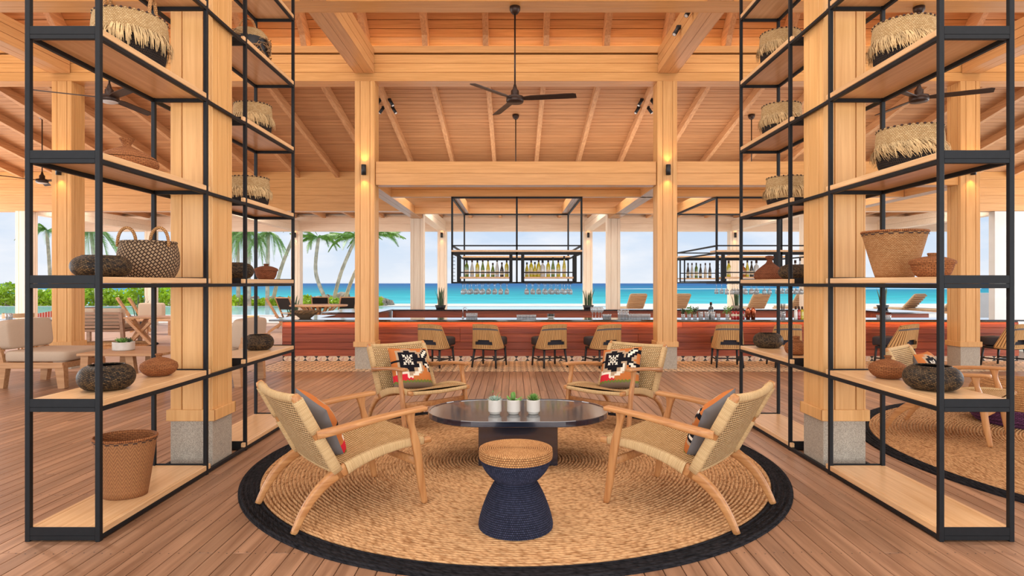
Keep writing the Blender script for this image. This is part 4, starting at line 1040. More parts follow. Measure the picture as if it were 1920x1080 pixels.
# ------------------------------------------------------------------ woven armchairs
def make_armchair():
    t = thing('lounge_armchair', 'x', 'armchair')
    pb = (.272, .262); pt = (.005, .765)
    def back(u): return (pb[0] + (pt[0] - pb[0]) * u, pb[1] + (pt[1] - pb[1]) * u)
    for sx in (-1, 1):
        xr = .308 * sx
        # arched rear leg
        P = bez([(xr, 0, 0), (xr, .055, .105), (xr, .125, .195), (xr, .21, .262), (xr, .305, .305)], 5)
        b = MB(); b.sweep(P, interp([.028, .034, .036], len(P)), interp([.036, .05, .062, .074], len(P)), 'teak', (1, 0, 0), 12, 4); b.build('rear_leg', t)
        # wrapped side rail with wooden tip
        P = bez([(xr, .305, .305), (xr, .42, .345), (xr, .56, .375), (xr, .70, .388), (xr, .82, .386)], 5)
        b = MB(); b.sweep(P, .046, interp([.074, .062, .056, .05], len(P)), 'cord_wrap', (1, 0, 0), 12, 4); wr_ = b.build('wrapped_rail', t)
        b = MB(); b.sweep([(xr, .80, .387), (xr, .872, .384), (xr, .88, .384)], [.036, .036, .026], [.042, .038, .028], 'teak', (1, 0, 0), 12, 4); b.build('rail_tip', wr_)
        # back post
        def bp(u): y, z = back(u); return (xr, y, z)
        b = MB(); b.sweep([bp(0), bp(.97), bp(1.0)], [.036, .034, .024], [.05, .05, .036], 'teak_z', (1, 0, 0), 12, 4); bp_ = b.build('back_post', t)
        for u0, u1 in ((.07, .49), (.555, .94)):
            b = MB(); b.sweep([bp(u0 + (u1 - u0) * k / 6) for k in range(7)], .048, .062, 'cord_wrap', (1, 0, 0), 12, 4); b.build('post_wrapping', bp_)
        # armrest
        P = bez([(xr + .014 * sx, .125, .528), (xr + .03 * sx, .26, .545), (xr + .04 * sx, .45, .572), (xr + .042 * sx, .65, .59), (xr + .04 * sx, .81, .598)], 6); P.append(P[-1] + Vector((0, .012, .0)))
        b = MB(); b.sweep(P, interp([.034, .07, .084, .08, .074, .072], len(P) - 1) + [.045], interp([.05, .04, .032, .028, .028], len(P) - 1) + [.018], 'teak', (1, 0, 0), 14, 4.5); b.build('armrest', t)
        # front leg
        xl = xr + .034 * sx
        P = bez([(xl, .815, 0), (xl, .79, .14), (xl, .757, .36), (xl, .722, .50), (xl, .712, .565), (xl, .710, .585)], 5)
        b = MB(); b.sweep(P, .034, interp([.036, .048, .056, .036, .06, .085], len(P)), 'teak_z', (1, 0, 0), 12, 4); b.build('front_leg', t)
    # front seat rail, stretchers
    b = MB(); P = bez([(-.30, .856, .384), (-.15, .856, .376), (0, .856, .372), (.15, .856, .376), (.30, .856, .384)], 4)
    b.sweep(P, .04, .036, 'cord_wrap', (0, 1, 0), 12, 2.5); b.build('front_rail', t)
    b = MB(); b.sweep([(-.33, .77, .265), (0, .77, .255), (.33, .77, .265)], .022, .05, 'teak', (0, 1, 0), 12, 4); b.build('stretcher', t)
    b = MB(); b.sweep([(-.30, .29, .292), (.30, .29, .292)], .03, .036, 'teak', (0, 1, 0), 12, 4); b.build('stretcher', t)
    # woven seat (two skins)
    def seat(u, v, dz=0):
        x = -.30 + .6 * u; y = .30 + .56 * v; zr = .305 + .335 * 0
        z = [.318, .358, .388, .402, .403][0]
        zz = .322 + .085 * math.sin(min(1, v * 1.15) * PI / 2) - .022 * (1 - (2 * u - 1) ** 2) * math.sin(PI * min(1, v * .9 + .1))
        return (x, y, zz + dz)
    b = MB(); b.grid(lambda u, v: seat(u, v), 12, 12, 'cord', .6, .58); b.grid(lambda u, v: seat(u, v, -.024), 12, 12, 'cord', .6, .58, flip=True)
    b.build('woven_seat', t)
    # woven back, concave, two skins
    nx_, nz_ = .883, .47
    def bk(u, v, d=0):
        y, z = back(.06 + .90 * v); x = -.30 + .6 * u; c = -.035 * (1 - (2 * u - 1) ** 2) * (.4 + .6 * v)
        return (x, y + (c + d) * nx_, z + (c + d) * nz_ * .6)
    b = MB(); b.grid(lambda u, v: bk(u, v, .014), 12, 12, 'cord_back', .6, .52, flip=True); b.grid(lambda u, v: bk(u, v, -.014), 12, 12, 'cord_back', .6, .52)
    b.build('woven_back', t)
    P = [Vector(bk(k / 12, 1.0)) for k in range(13)]
    b = MB(); b.sweep(P, .04, .046, 'cord_wrap', (0, 1, 0), 12, 2.4); b.build('top_rail', t)
    P = [Vector(bk(k / 12, 0.0)) for k in range(13)]
    b = MB(); b.sweep(P, .03, .03, 'cord_wrap', (0, 1, 0), 10, 2.4); b.build('bottom_rail', t)
    return t
ac = make_armchair(); acs = snapshot(ac); used = []
RUGZ = .018
def yaw(deg): return math.radians(deg - 90)
CH = [((-1.441, 3.643), 39.5, 'front left woven cord armchair seen from behind, on the jute rug', 1),
      ((-1.261, 6.44), -51, 'far left woven cord armchair facing the camera, near the left wood column', 2),
      ((1.255, 6.41), -130, 'far right woven cord armchair facing the camera, near the right wood column', 3),
      ((1.396, 3.64), 140, 'front right woven cord armchair seen from behind, on the jute rug', 4)]
for (x, y), a, lb, k in CH: place(used, acs, (x, y, RUGZ), yaw(a), lb)
dup(acs, (3.70, 6.05, .018), yaw(-48.5), 'woven cord armchair seen through the right rack, beside the plum pouf')
# kilim cushions
ORG = lin((200, 122, 62)); BLK = lin((26, 24, 28)); CRM = lin((232, 218, 196)); TAN = lin((176, 148, 118)); RED = lin((206, 44, 56)); GRN = lin((112, 122, 58)); BRN = lin((126, 106, 88)); GRY = lin((128, 126, 126))
KM = ["oooooooooooooooooooo", "oooootttttooooootkko", "oottttkkkttttootkcck", "ootkkkkkkkkktttkcckk", "ootkkkkkkkkkktkcckko", "ootkkkkkkkkkktkckkto", "ootkkkkkkkkkkkkkktto", "kkkkkkkkkkkkkkkkktoo", "ootkkkkkkkkktttkkkto", "ootkkkkkkkkkkctkcckk",
      "ootkkkkkkkkkkctokcck", "ootttkkkkkttcctootkc", "octttttkkkttcctootkk", "occcccctttccctooooot", "rrrrrrcttcccoooooooo", "rrrrrrcccooooooooooo", "rrrrrrrrrooooooooooo", "gggggggggggggggggggg", "bbbbbbbbbbbbbbbbbbbb", "bbbbbbbbbbbbbbbbbbbb"]
KC = dict(o=lin((190, 112, 58)), k=BLK, c=CRM, t=TAN, r=RED, g=GRN, b=BRN)
def pat(u, v):
    i = min(19, int(u * 20)); j = min(19, int((1 - v) * 20 + (.25 * math.sin(u * 70) if v < .22 else 0)))
    c = KC[KM[max(0, j)][i]]
    du, dv = u - .375, v - .655
    if abs(du) < .2 and abs(dv) < .17:
        m_ = max(abs(du), abs(dv))
        if abs(abs(du) - abs(dv)) < .017 and m_ < .135: return CRM
        if (abs(du) < .010 and .04 < abs(dv) < .125) or (abs(dv) < .010 and .05 < abs(du) < .12): return CRM
        if abs(m_ - .112) < .012 and min(abs(du), abs(dv)) > .06: return CRM
        if abs(m_ - .066) < .010 and .022 < min(abs(du), abs(dv)) < .05: return CRM
    return c
mk_, tt, bb = newmat('kilim_wool'); at_ = N(tt, 'ShaderNodeVertexColor', layer_name='Col'); tt.links.new(at_.outputs['Color'], bb.inputs['Base Color']); bb.inputs['Roughness'].default_value = .95; bb.inputs['Specular IOR Level'].default_value = .1
nzz = N(tt, 'ShaderNodeTexNoise'); nzz.inputs['Scale'].default_value = 160; bpp = N(tt, 'ShaderNodeBump'); bpp.inputs['Strength'].default_value = .4; bpp.inputs['Distance'].default_value = .003
cz = N(tt, 'ShaderNodeTexCoord'); tt.links.new(cz.outputs['Object'], nzz.inputs['Vector']); tt.links.new(nzz.outputs['Fac'], bpp.inputs['Height']); tt.links.new(bpp.outputs[0], bb.inputs['Normal'])
M['kilim'] = mk_
def cushion_mesh(n=80, s=.43, th=.075):
    b = MB(); cols = []
    def f(u, v, sg):
        x = 2 * u - 1; y = 2 * v - 1; k = max(0, (1 - x ** 4) * (1 - y ** 4)) ** .6
        pin = 1 - .05 * (1 - abs(x) ** 2) * 0 - .035 * (1 - abs(y) ** 2.0) ; pin2 = 1 - .035 * (1 - abs(x) ** 2.0)
        return (x * s / 2 * pin * 1.0, sg * th * k, y * s / 2 * pin2)
    b.grid(lambda u, v: f(u, v, 1), n, n, 'kilim', flip=True)
    for j in range(n):
        for i in range(n): cols.append(pat(1 - (i + .5) / n, (j + .5) / n))
    b.grid(lambda u, v: f(u, v, -1), n, n, 'kilim')
    cols += [GRY] * (n * n)
    b.col = cols; return b.mesh('kilim_cushion')
cm_k = cushion_mesh()
def cushion(ci, label, dx=0, tilt=29, roll=0, out_=.10, dz=0, up=.53, yw=0):
    (x, y), a, _, k = CH[ci]; z0 = .018
    o = mk('kilim_cushion', cm_k); tag(o, label, 'cushion')
    if ci in (0, 3): o.scale = (.94, .9, .94)
    R_ = Matrix.Rotation(yaw(a), 4, 'Z')
    pos = R_ @ Vector((dx, .275 + out_ * .3, up)) + Vector((x, y, z0 + dz))
    o.location = pos; q = R_ @ Matrix.Rotation(math.radians(yw), 4, 'Z') @ Matrix.Rotation(math.radians(tilt), 4, 'X') @ Matrix.Rotation(math.radians(roll), 4, 'Y')
    o.rotation_euler = q.to_euler()
cushion(1, 'orange kilim cushion with black star panel on the far left armchair', .0, 27, -4)
cushion(2, 'orange kilim cushion with black star panel on the far right armchair', .03, 27, 9)
cushion(0, 'kilim cushion with grey back on the front left armchair', -.06, 26, 14, dz=-.03)
cushion(3, 'kilim cushion with grey back on the front right armchair', .05, 26, -14, dz=-.03)
o = mk('kilim_cushion', cm_k); tag(o, 'small kilim cushion on the armchair behind the right rack', 'cushion')
R_ = Matrix.Rotation(yaw(-48.5), 4, 'Z'); o.location = R_ @ Vector((0, .305, .53)) + Vector((3.70, 6.05, .014)); o.rotation_euler = (R_ @ Matrix.Rotation(math.radians(26), 4, 'X')).to_euler()
# plum and jute pouf
t = thing('jute_pouf', 'large round jute pouf with plum base behind the right rack', 'pouf', (5.08, 6.15, .018))
b = MB(); b.lathe(rope_prof([(.42, 0), (.47, .06), (.49, .14), (.49, .17)], .02), 'purple', 48); b.build('base', t)
b = MB(); b.lathe(rope_prof([(.49, .17), (.485, .27), (.44, .37), (.3, .41), (.01, .415)], .02), 'rope_nat', 48, capb=False); b.build('top', t)

# ------------------------------------------------------------------ bar
bar = thing('bar_counter', 'long mahogany-clad bar counter with dark stone top across the room', 'bar', (0, 0, 0))
MB().box(-4.20, 9.05, 11.15, 11.30, -.35, .715, 'black').build('core', bar)
MB().cbox(-4.30, 9.15, 10.76, 11.40, .735, .765, 'stone_top', .004).build('worktop', bar)
MB().cbox(-4.30, -3.6, 11.402, 12.4, .735, .765, 'stone_top', .004).build('worktop', bar)
MB().box(-4.2, -3.7, 11.40, 12.35, -.35, .735, 'mahogany').build('side_panel', bar)
bz = [.092, .215, .345, .49, .60, .70]
for i in range(5):
    x = -4.20; 
    while x < 9.04:
        l = random.choice([1.6, 2.2, 3.0, 3.6]); x1 = min(9.05, x + l)
        if 9.05 - x1 < .6: x1 = 9.05
        MB().cbox(x, x1 - .003, 11.118 + (0.012 if i == 4 else 0), 11.148, bz[i], bz[i + 1] - .005, 'mahogany', .003).build('plank', bar); x = x1
for y0 in (11.42, 11.9):
    for i in range(5): MB().cbox(-4.225, -4.202, y0, y0 + .44, bz[i], bz[i + 1] - .005, 'mahogany', .003).build('plank', bar)
MB().box(-4.18, 9.0, 11.07, 11.10, .722, .734, 'led').build('led_strip', bar)
# patterned toe-kick tiles
b = MB(); W_ = .2; H_ = .09
b.box(.001, W_ - .001, 0, .012, 0, H_, 'tile_cream')
def tri(p, mt): b.add([(x, -.0006, z) for x, z in p], [(0, 1, 2)], mt)
tri([(.001, .001), (.02, .045), (.001, .089)][:3], 'tile_black') if False else None
tri([(.0, .002), (.04, .002), (.0, .042)], 'tile_black'); tri([(.0, .088), (.0, .048), (.04, .088)], 'tile_black')
tri([(.16, .002), (.2, .002), (.2, .042)], 'tile_black'); tri([(.16, .088), (.2, .048), (.2, .088)], 'tile_black')
tri([(.002, .03), (.012, .045), (.002, .06)], 'tile_brown'); tri([(.198, .03), (.198, .06), (.188, .045)], 'tile_brown')
tri([(.03, .006), (.1, .006), (.1, .085)], 'tile_pink'); tri([(.03, .05), (.085, .088), (.03, .088)], 'tile_tan'); tri([(.1, .02), (.165, .006), (.155, .075)], 'tile_tan')
tm_ = b.mesh('tile')
for i in range(66): mk('tile', tm_, bar, (-4.19 + i * W_, 11.135, 0))
# back counter
bk_ = thing('back_bar_counter', 'rear bar counter with dark top on the sea side of the bar', 'bar')
MB().cbox(-2.98, 9.2, 14.9, 15.34, .735, .765, 'stone_top', .004).build('worktop', bk_)
MB().box(-2.98, 9.1, 15.0, 15.3, -.35, .735, 'mahogany').build('body', bk_)
MB().cbox(-4.25, -3.0, 13.5, 15.34, .735, .765, 'stone_top', .004).build('worktop', bk_)
MB().box(-4.15, -3.05, 13.62, 15.3, -.35, .735, 'mahogany').build('body', bk_)
MB().cbox(8.2, 9.2, 13.5, 14.88, .735, .765, 'stone_top', .004).build('worktop', bk_)
MB().box(8.25, 9.1, 13.62, 14.86, -.35, .735, 'mahogany').build('body', bk_)
for i in range(4): MB().cbox(-2.9, 9.1, 14.97, 14.998, -.1 + i * .2, .095 + i * .2, 'mahogany', .003).build('plank', bk_)
BT = .765
# ------------------------------------------------------------------ bar chairs
def make_barchair():
    t = thing('bar_chair', 'x', 'chair'); zs = .32
    for sx in (-1, 1):
        b = MB(); b.sweep([(sx * .185, -.2, zs), (sx * .215, -.25, 0)], [.036, .026], [.036, .026], 'black', (1, 0, 0), 10, 4); b.build('leg', t)
        b = MB(); b.sweep([(sx * .2, .2, zs), (sx * .215, .23, 0)], [.036, .026], [.036, .026], 'black', (1, 0, 0), 10, 4); b.build('leg', t)
        MB()._bar((sx * .205, -.235, .13), (sx * .208, .215, .13), .018, .022, 'black', (1, 0, 0)).build('stretcher', t)
    MB()._bar((-.205, .0, .13), (.205, .0, .13), .018, .022, 'black', (0, 1, 0)).build('stretcher', t)
    b = MB(); b.cbox(-.22, .22, -.22, .22, .295, .335, 'black', .01); b.build('seat_frame', t)
    b = MB(); b.sweep([(0, -.20, .415), (0, .26, .415)], [.40, .44], .155, 'seat_navy', (1, 0, 0), 20, 6); b.build('seat', t)
    # wrap-around ribbed back shell with a low cut-out
    def shell(u, v, off=0):
        a = (u - .5) * 2; s_ = abs(a)
        w_ = .25 - .05 * v; x = w_ * math.sin(max(-1, min(1, a * 1.1)) * PI / 2.15) * 1.02
        y = -.245 - .06 * v + .22 * (max(0, s_ - .55) / .45) ** 1.3 * (1 - .55 * v) + .02 * s_ * s_
        top = .715 - .03 * s_ ** 3; z = .325 + (top - .325) * v
        n_ = Vector((x * .8, -1 + 1.2 * max(0, s_ - .5), 0)).normalized() * off
        return (x + n_.x, y + n_.y, z)
    b = MB(); nu, nv = 28, 14
    for off, fl_ in ((.012, True), (-.012, False)):
        vs = [shell(i / nu, j / nv, off) for j in range(nv + 1) for i in range(nu + 1)]; fs = []; fu = []; mats = []
        fb = []; 
        for j in range(nv):
            for i in range(nu):
                u = (i + .5) / nu; v = (j + .5) / nv
                if .28 < u < .72 and .14 < v < .36 - (.08 if (u < .34 or u > .66) else 0): continue
                a_ = j * (nu + 1) + i; f = (a_, a_ + 1, a_ + nu + 2, a_ + nu + 1)
                if fl_: f = f[::-1]
                q = [((k % (nu + 1)) / nu * .7, vs[k][2]) for k in f]; (fb if (.75 < v < .86) else fs).append(f); 
                if not (.75 < v < .86): fu.append(q)
        b.add(vs, fs, 'wicker_chair', fu, True)
        o0 = len(b.v); b.add(vs, fb, 'grey_band', None, True)
    P = [Vector(shell(k / 28, 1.0)) for k in range(29)]; b.sweep(P, .03, .026, 'wicker_chair', (0, 0, 1), 8, 2)
    for uu in (0, 1): b.sweep([Vector(shell(uu, k / 8)) for k in range(9)], .026, .026, 'wicker_chair', (1, 0, 0), 8, 2)
    P = [Vector(shell(k / 28, 0.0)) for k in range(29)]; b.sweep(P, .03, .026, 'wicker_chair', (0, 0, 1), 8, 2)
    b.build('wicker_back', t)
    return t
bc = make_barchair(); bcs = snapshot(bc); used = []
def cx_(px, Y=10.28): return GX(px, Y)
for px, rot, lb in ((818, -24, 'wicker-back bar chair nearest the left column in front of the bar'), (918, -20, 'second wicker-back bar chair from the left column, turned right'),
                    (1030, 22, 'wicker-back bar chair right of centre, turned to the left'), (1130, 24, 'wicker-back bar chair just behind the far right armchair'),
                    (1363, -8, 'wicker-back bar chair right of the right column, seen squarely from behind'), (1470, -6, 'wicker-back bar chair partly behind the right rack far bay'),
                    (1678, 32, 'wicker-back bar chair seen through the right rack, turned left'), (1882, 20, 'wicker-back bar chair at the far right end of the bar')):
    Y = 10.45; place(used, bcs, (GX(px, Y), Y, 0), math.radians(rot), lb, 'wicker bar chairs along the bar')

# ------------------------------------------------------------------ hanging bottle racks
def hang_rack(label, X0):
    t = thing('hanging_bottle_rack', label, 'shelf', (X0, 0, 0)); X1 = 2.42; YA, YB = 11.58, 14.42; p = .035
    for y in (YA, YB):
        for x in (0, X1 / 2, X1): 
            if y == YB and x == X1 / 2: continue
            MB().cbox(x - p / 2, x + p / 2, y - p / 2, y + p / 2, 1.40, 3.02, 'steel', .002).build('post', t)
        MB().cbox(0, X1, y - p / 2, y + p / 2, 2.985, 3.02, 'steel', .002).build('rail', t)
        MB().cbox(0, X1, y - p / 2, y + p / 2, 2.09, 2.115, 'steel', .002).build('rail', t)
        MB().cbox(-.01, X1 + .01, y - .05, y + .36 * (1 if y == YA else -1) if y == YA else y + .05, 1.985, 2.02, 'shelf', .003).build('shelf_board', t) if y == YA else MB().cbox(-.01, X1 + .01, y - .36, y + .05, 1.985, 2.02, 'shelf', .003).build('shelf_board', t)
        MB().cbox(0, X1, y - p / 2, y + p / 2, 1.93, 1.983, 'steel', .002).build('rail', t)
        MB().cbox(0, X1, y - p / 2, y + p / 2, 1.395, 1.425, 'steel', .002).build('rail', t)
    for x in (0, X1):
        for z in (3.0, 2.1, 1.96, 1.41): MB().cbox(x - p / 2, x + p / 2, YA, YB, z - .015, z + .015, 'steel', .002).build('side_rail', t)
        for k in range(7): MB().cbox(x - .006, x + .006 + .05 * (1 if x == 0 else -1) * (1 if x == 0 else 0), YA - .01, YA + .01, 1.46 + k * .07, 1.468 + k * .07, 'steel', .001).build('ladder_rung', t)
    for m0, m1 in ((.12, 1.10), (1.32, 2.30)):
        for y0, y1 in ((YA - .02, YA + .32),):
            for x in (m0, m1):
                MB().cbox(x - .03, x + .03, y0, y0 + .04, 1.42, 1.93, 'steel', .002).build('module_post', t); MB().cbox(x - .02, x + .02, y1 - .03, y1, 1.42, 1.93, 'steel', .002).build('module_post', t)
            MB().cbox(m0 + .03, m1 - .03, y0, y1, 1.485, 1.52, 'shelf', .002).build('shelf_board', t)
            MB().cbox(m0 + .03, m1 - .03, y0, y0 + .012, 1.59, 1.612, 'steel', .001).build('guard_rail', t)
            MB().cbox(m0, m1, y0, y0 + .02, 1.42, 1.44, 'steel', .001).build('rail', t)
        for k in range(8):
            x = m0 + .08 + (m1 - m0 - .16) * k / 7
            MB().cbox(x - .02, x - .014, YA - .1, YA + 1.2, 1.385, 1.393, 'steel', .001).build('glass_rail', t); MB().cbox(x + .014, x + .02, YA - .1, YA + 1.2, 1.385, 1.393, 'steel', .001).build('glass_rail', t)
    return t
HX = (-1.19, 3.76)
hang_rack('black steel rack hanging over the bar centre with two rows of wine bottles', HX[0])
hang_rack('black steel rack hanging over the bar at right, behind the right shelving rack', HX[1])
def bottle_parts(kind):
    if kind == 'wine': return [(.036, 0), (.038, .01), (.038, .19), (.032, .225), (.016, .25), (.0145, .31), (.016, .312), (.016, .32)]
    if kind == 'slim': return [(.033, 0), (.035, .01), (.035, .16), (.026, .21), (.014, .27), (.0135, .34), (.0145, .35)]
    if kind == 'spirit': return [(.045, 0), (.048, .01), (.048, .16), (.04, .19), (.016, .21), (.016, .26), (.02, .262), (.02, .285)]
    return [(.03, 0), (.032, .01), (.032, .11), (.024, .14), (.012, .16), (.012, .19), (.014, .2)]
bcache = {}
def bottle(x, y, z, kind, mat, label, group, lab='label', h=1.0, cap='dark_trim'):
    key = (kind, mat, lab, cap)
    if key not in bcache:
        t = thing('bottle', label, 'bottle', (x, y, z)); pr = bottle_parts(kind)
        b = MB(); b.lathe(pr, mat, 16, capt=True); bb_ = b.build('body', t)
        r = max(q[0] for q in pr) + .0008; zt = .13 if kind in ('wine', 'slim') else .09
        if lab: b = MB(); b.lathe([(r, .05), (r, zt)], lab, 16, capb=False); b.build('label', bb_)
        zc = pr[-1][1]; b = MB(); b.lathe([(.0165 if kind != 'spirit' else .021, zc - .05), (.0165 if kind != 'spirit' else .021, zc + .002)], cap, 12, capt=True); b.build('cap', t)
        bcache[key] = snapshot(t); r_ = t; r_['group'] = group
    else: r_ = dup(bcache[key], (x, y, z), 0, label, group)
    r_.scale = (1, 1, h); return r_
cn = dict(bot_yellow='yellow', bot_green='green', bot_clear='clear', bot_dark='dark', bot_amber='amber', bot_red='red', bot_white='white')
setA = [(875, 'wine', 'bot_green', 1.0), (885, 'slim', 'bot_clear', .92), (895, 'wine', 'bot_yellow', 1.0), (905, 'slim', 'bot_green', .95), (915, 'slim', 'bot_yellow', .98), (924, 'slim', 'bot_green', .75), (932, 'slim', 'bot_clear', .95), (941, 'slim', 'bot_dark', .78), (950, 'wine', 'bot_yellow', 1.0)]
setB = [(988, 'slim', 'bot_yellow', .78), (996, 'wine', 'bot_yellow', 1.0), (1003, 'slim', 'bot_yellow', .8), (1010, 'wine', 'bot_yellow', 1.02), (1017.5, 'spirit', 'bot_clear', 1.12), (1028, 'wine', 'bot_yellow', 1.02), (1037, 'slim', 'bot_green', 1.05), (1047, 'wine', 'bot_yellow', 1.0), (1058, 'slim', 'bot_yellow', 1.12)]
for st, side in ((setA, 'left'), (setB, 'right')):
    for i, (px, kd, mt, h) in enumerate(st): bottle(GX(px, 11.7), 11.72, 1.521, kd, mt, '%s glass bottle, %s from left on the %s shelf of the centre hanging rack' % (cn[mt], ORD[i], side), 'bottles on the centre hanging rack', 'label', h, 'dark_trim' if i % 2 else 'black')
# right rack bottles (module shelf, rack parallax included)
for i, (px, kd, mt, h) in enumerate([(1367, 'wine', 'bot_yellow', .95), (1394, 'spirit', 'bot_amber', .9), (1402, 'slim', 'bot_yellow', .9), (1410, 'slim', 'bot_dark', .85), (1419, 'spirit', 'bot_clear', 1.1), (1492, 'spirit', 'bot_clear', 1.1), (1501, 'slim', 'bot_clear', 1.0)]):
    x = GX(px, 11.7)
    if x > HX[1] + 1.1 and x < HX[1] + 1.32: x = HX[1] + 1.38
    bottle(x, 11.72, 1.521, kd, mt, '%s glass bottle, %s from left on the near shelf of the right hanging rack' % (cn[mt], ORD[i]), 'bottles on the right hanging rack', 'label', h)
# its rear shelf row
t = thing('rear_bottle_shelf', 'narrow bottle shelf at the back of the right hanging rack', 'shelf', (3.80, 14.3, 1.42))
MB().cbox(0, 1.05, 0, .2, .07, .1, 'shelf', .003).build('shelf_board', t)
for z in (0, .19): MB().cbox(0, 1.05, -.02, .0, z - .01 + .02, z + .02 + .01, 'steel', .002).build('guard_rail', t)
for x in (.0, .1, .95, 1.05): MB().cbox(x - .015, x + .015, -.04, -.02, -.01, .55, 'steel', .002).build('upright', t)
for i, (px, kd, mt, h) in enumerate([(1290, 'slim', 'bot_dark', .95), (1297.5, 'slim', 'bot_clear', .95), (1305.5, 'wine', 'bot_green', 1.05), (1313.5, 'slim', 'bot_dark', .9), (1322.5, 'slim', 'bot_clear', .95), (1331, 'slim', 'bot_dark', .95), (1344, 'wine', 'bot_yellow', .9)]):
    bottle(GX(px, 14.4), 14.4, 1.521, kd, mt, '%s glass bottle, %s from left on the rear shelf of the right hanging rack' % (cn[mt], ORD[i]), 'bottles on the rear hanging shelf', 'label', h * 1.05)
# hanging stemware
gsn = None
def stem_glass(loc, label, group, up=False):
    global gsn
    if gsn is None:
        t = thing('wine_glass', label, 'glass', loc)
        b = MB(); b.lathe([(.034, .0), (.03, -.003), (.006, -.006), (.004, -.02), (.004, -.085), (.012, -.095), (.034, -.12), (.04, -.15), (.035, -.2), (.0335, -.2), (.0385, -.15), (.032, -.122), (.002, -.1)], 'glass', 20, capb=True); b.build('bowl_and_stem', t); t['group'] = group
        gsn = snapshot(t); r = t
    else: r = dup(gsn, loc, 0, label, group)
    if up: r.rotation_euler = (PI, 0, 0)
    return r
for rk_, (X0, nm) in enumerate(zip(HX, ('centre', 'right'))):
    for m0, side in ((.12, 'left'), (1.32, 'right')):
        for k in range(8):
            for j, yy in enumerate((11.6, 12.2)):
                stem_glass((X0 + m0 + .08 + .82 * k / 7, yy + (k % 3) * .05, 1.388), 'stemmed glass hanging under the %s half of the %s rack, %s from left, %s row' % (side, nm, ORD[k], ('front', 'rear')[j]), 'hanging glasses, %s half of the %s rack' % (side, nm))

# ------------------------------------------------------------------ things on the bar
t = thing('faucet', 'chrome gooseneck faucet at the back of the bar near the left chairs', 'faucet', (GX(868, 11.30), 11.30, BT))
b = MB(); b.sweep([(0, 0, 0), (0, 0, .14)] + [(.035 - .035 * math.cos(a), 0, .14 + .05 * math.sin(a)) for a in [PI * k / 10 for k in range(1, 11)]] + [(.07, 0, .11)], .014, .014, 'chrome', (0, 1, 0), 8, 2); b.build('spout', t)
b = MB(); b.lathe([(.02, 0), (.02, .02), (.008, .025)], 'chrome', 16); b.build('base', t)
tn = {}
def tumbler(px, Y, label, group, r=.034, h=.09, fill=None, z=BT):
    key = (r, h, fill)
    if key not in tn:
        t = thing('tumbler', label, 'glass', (GX(px, Y), Y, z)); b = MB(); b.lathe([(r * .85, 0), (r, h), (r - .003, h), (r * .82, .006), (.001, .006)], 'glass', 16); b.build('vessel', t)
        if fill: b = MB(); b.lathe([(r * .8, .01), (r * .88, h * .8)], fill, 12, capt=True); b.build('contents', t)
        tn[key] = snapshot(t); t['group'] = group; return t
    return dup(tn[key], (GX(px, Y), Y, z), 0, label, group)
for i, px in enumerate((877, 882, 887, 892)): tumbler(px, 11.32, 'short clear tumbler beside the faucet, %s from left' % ORD[i], 'tumblers beside the faucet')
for i, px in enumerate((972, 978, 984, 990, 996, 1002)): tumbler(px, 11.33, 'short clear tumbler in the bar centre row, %s from left' % ORD[i], 'tumblers at the bar centre', h=.06)
t = thing('bowl_stack', 'stack of shallow grey bowls at the centre back of the bar', 'bowls', (GX(1033, 11.3), 11.3, BT))
for k in range(3): b = MB(); b.lathe([(.04, k * .022), (.075, k * .022 + .03), (.072, k * .022 + .03), (.038, k * .022 + .004)], 'bot_dark' if k else 'white_ceramic', 20, capt=True); b.build('bowl', t)
for i, px in enumerate((1111, 1117, 1123, 1128)): 
    r = stem_glass((GX(px, 11.32), 11.32, BT), 'stemmed glass standing on the bar near the fourth chair, %s from left' % ORD[i], 'stemmed glasses standing on the bar', True)
for i, px in enumerate((1133, 1138, 1143)): tumbler(px, 11.30, 'dark-filled tumbler right of the standing stemmed glasses, %s from left' % ORD[i], 'dark tumblers on the bar', fill='bot_dark', h=.07)
for i, px in enumerate((1162, 1169, 1175)): tumbler(px, 11.30, 'tall clear jar left of the packed tumblers, %s from left' % ORD[i], 'tall jars on the bar', .04, .14)
for i in range(8): tumbler(1180 + i * 5.2, 11.33, 'clear tumbler in the packed row by the right column, %s from left' % ORD[i], 'tumblers by the right column', h=.075)
def herb(px, Y, label, mat, s=1.0, seed=0):
    t = thing('herb_glass', label, 'plant', (GX(px, Y), Y, BT)); b = MB(); b.lathe([(.032, 0), (.036, .09), (.033, .09), (.03, .006)], 'glass', 14, capt=True); b.build('vessel', t)
    b = MB(); rs = random.Random(seed); leaves(b, 90, lambda: (rs.gauss(0, .028 * s), rs.gauss(0, .028 * s), .1 + rs.random() * .1 * s), .035, mat, rs); tag(b.build('sprigs', t), kind='stuff')
herb(1292, 11.0, 'glass of bright green mint sprigs on the bar right of the column', 'leaf', 1.1, 1); herb(1303, 11.02, 'glass of dark green herbs beside the mint', 'leaf_dark', 1.1, 2); herb(1281, 11.0, 'short jar of sprigs nearest the right column', 'leaf_dark', .6, 3); herb(1364, 10.98, 'glass of green leaves with red flowers on the bar', 'leaf', 1.1, 4)
for i, px in enumerate((1314, 1325.5, 1336.5)): tumbler(px, 11.0, 'wide clear glass beside the herb glasses, %s of three' % ORD[i], 'wide glasses on the bar', .045, .13)
tumbler(1347, 11.0, 'single clear glass right of the three wide glasses', None, .034, .095)
bottle(GX(1333, 11.35), 11.35, BT, 'spirit', 'bot_dark', 'dark round decanter behind the wide glasses', None, None, 1.0)
for i, px in enumerate((1374, 1380, 1386.5, 1393)): bottle(GX(px, 11.1), 11.1, BT, 'mini', 'bot_red', 'small red-labelled bitters bottle, %s of four left of the copper shakers' % ORD[i], 'small red bottles', 'label', .9)
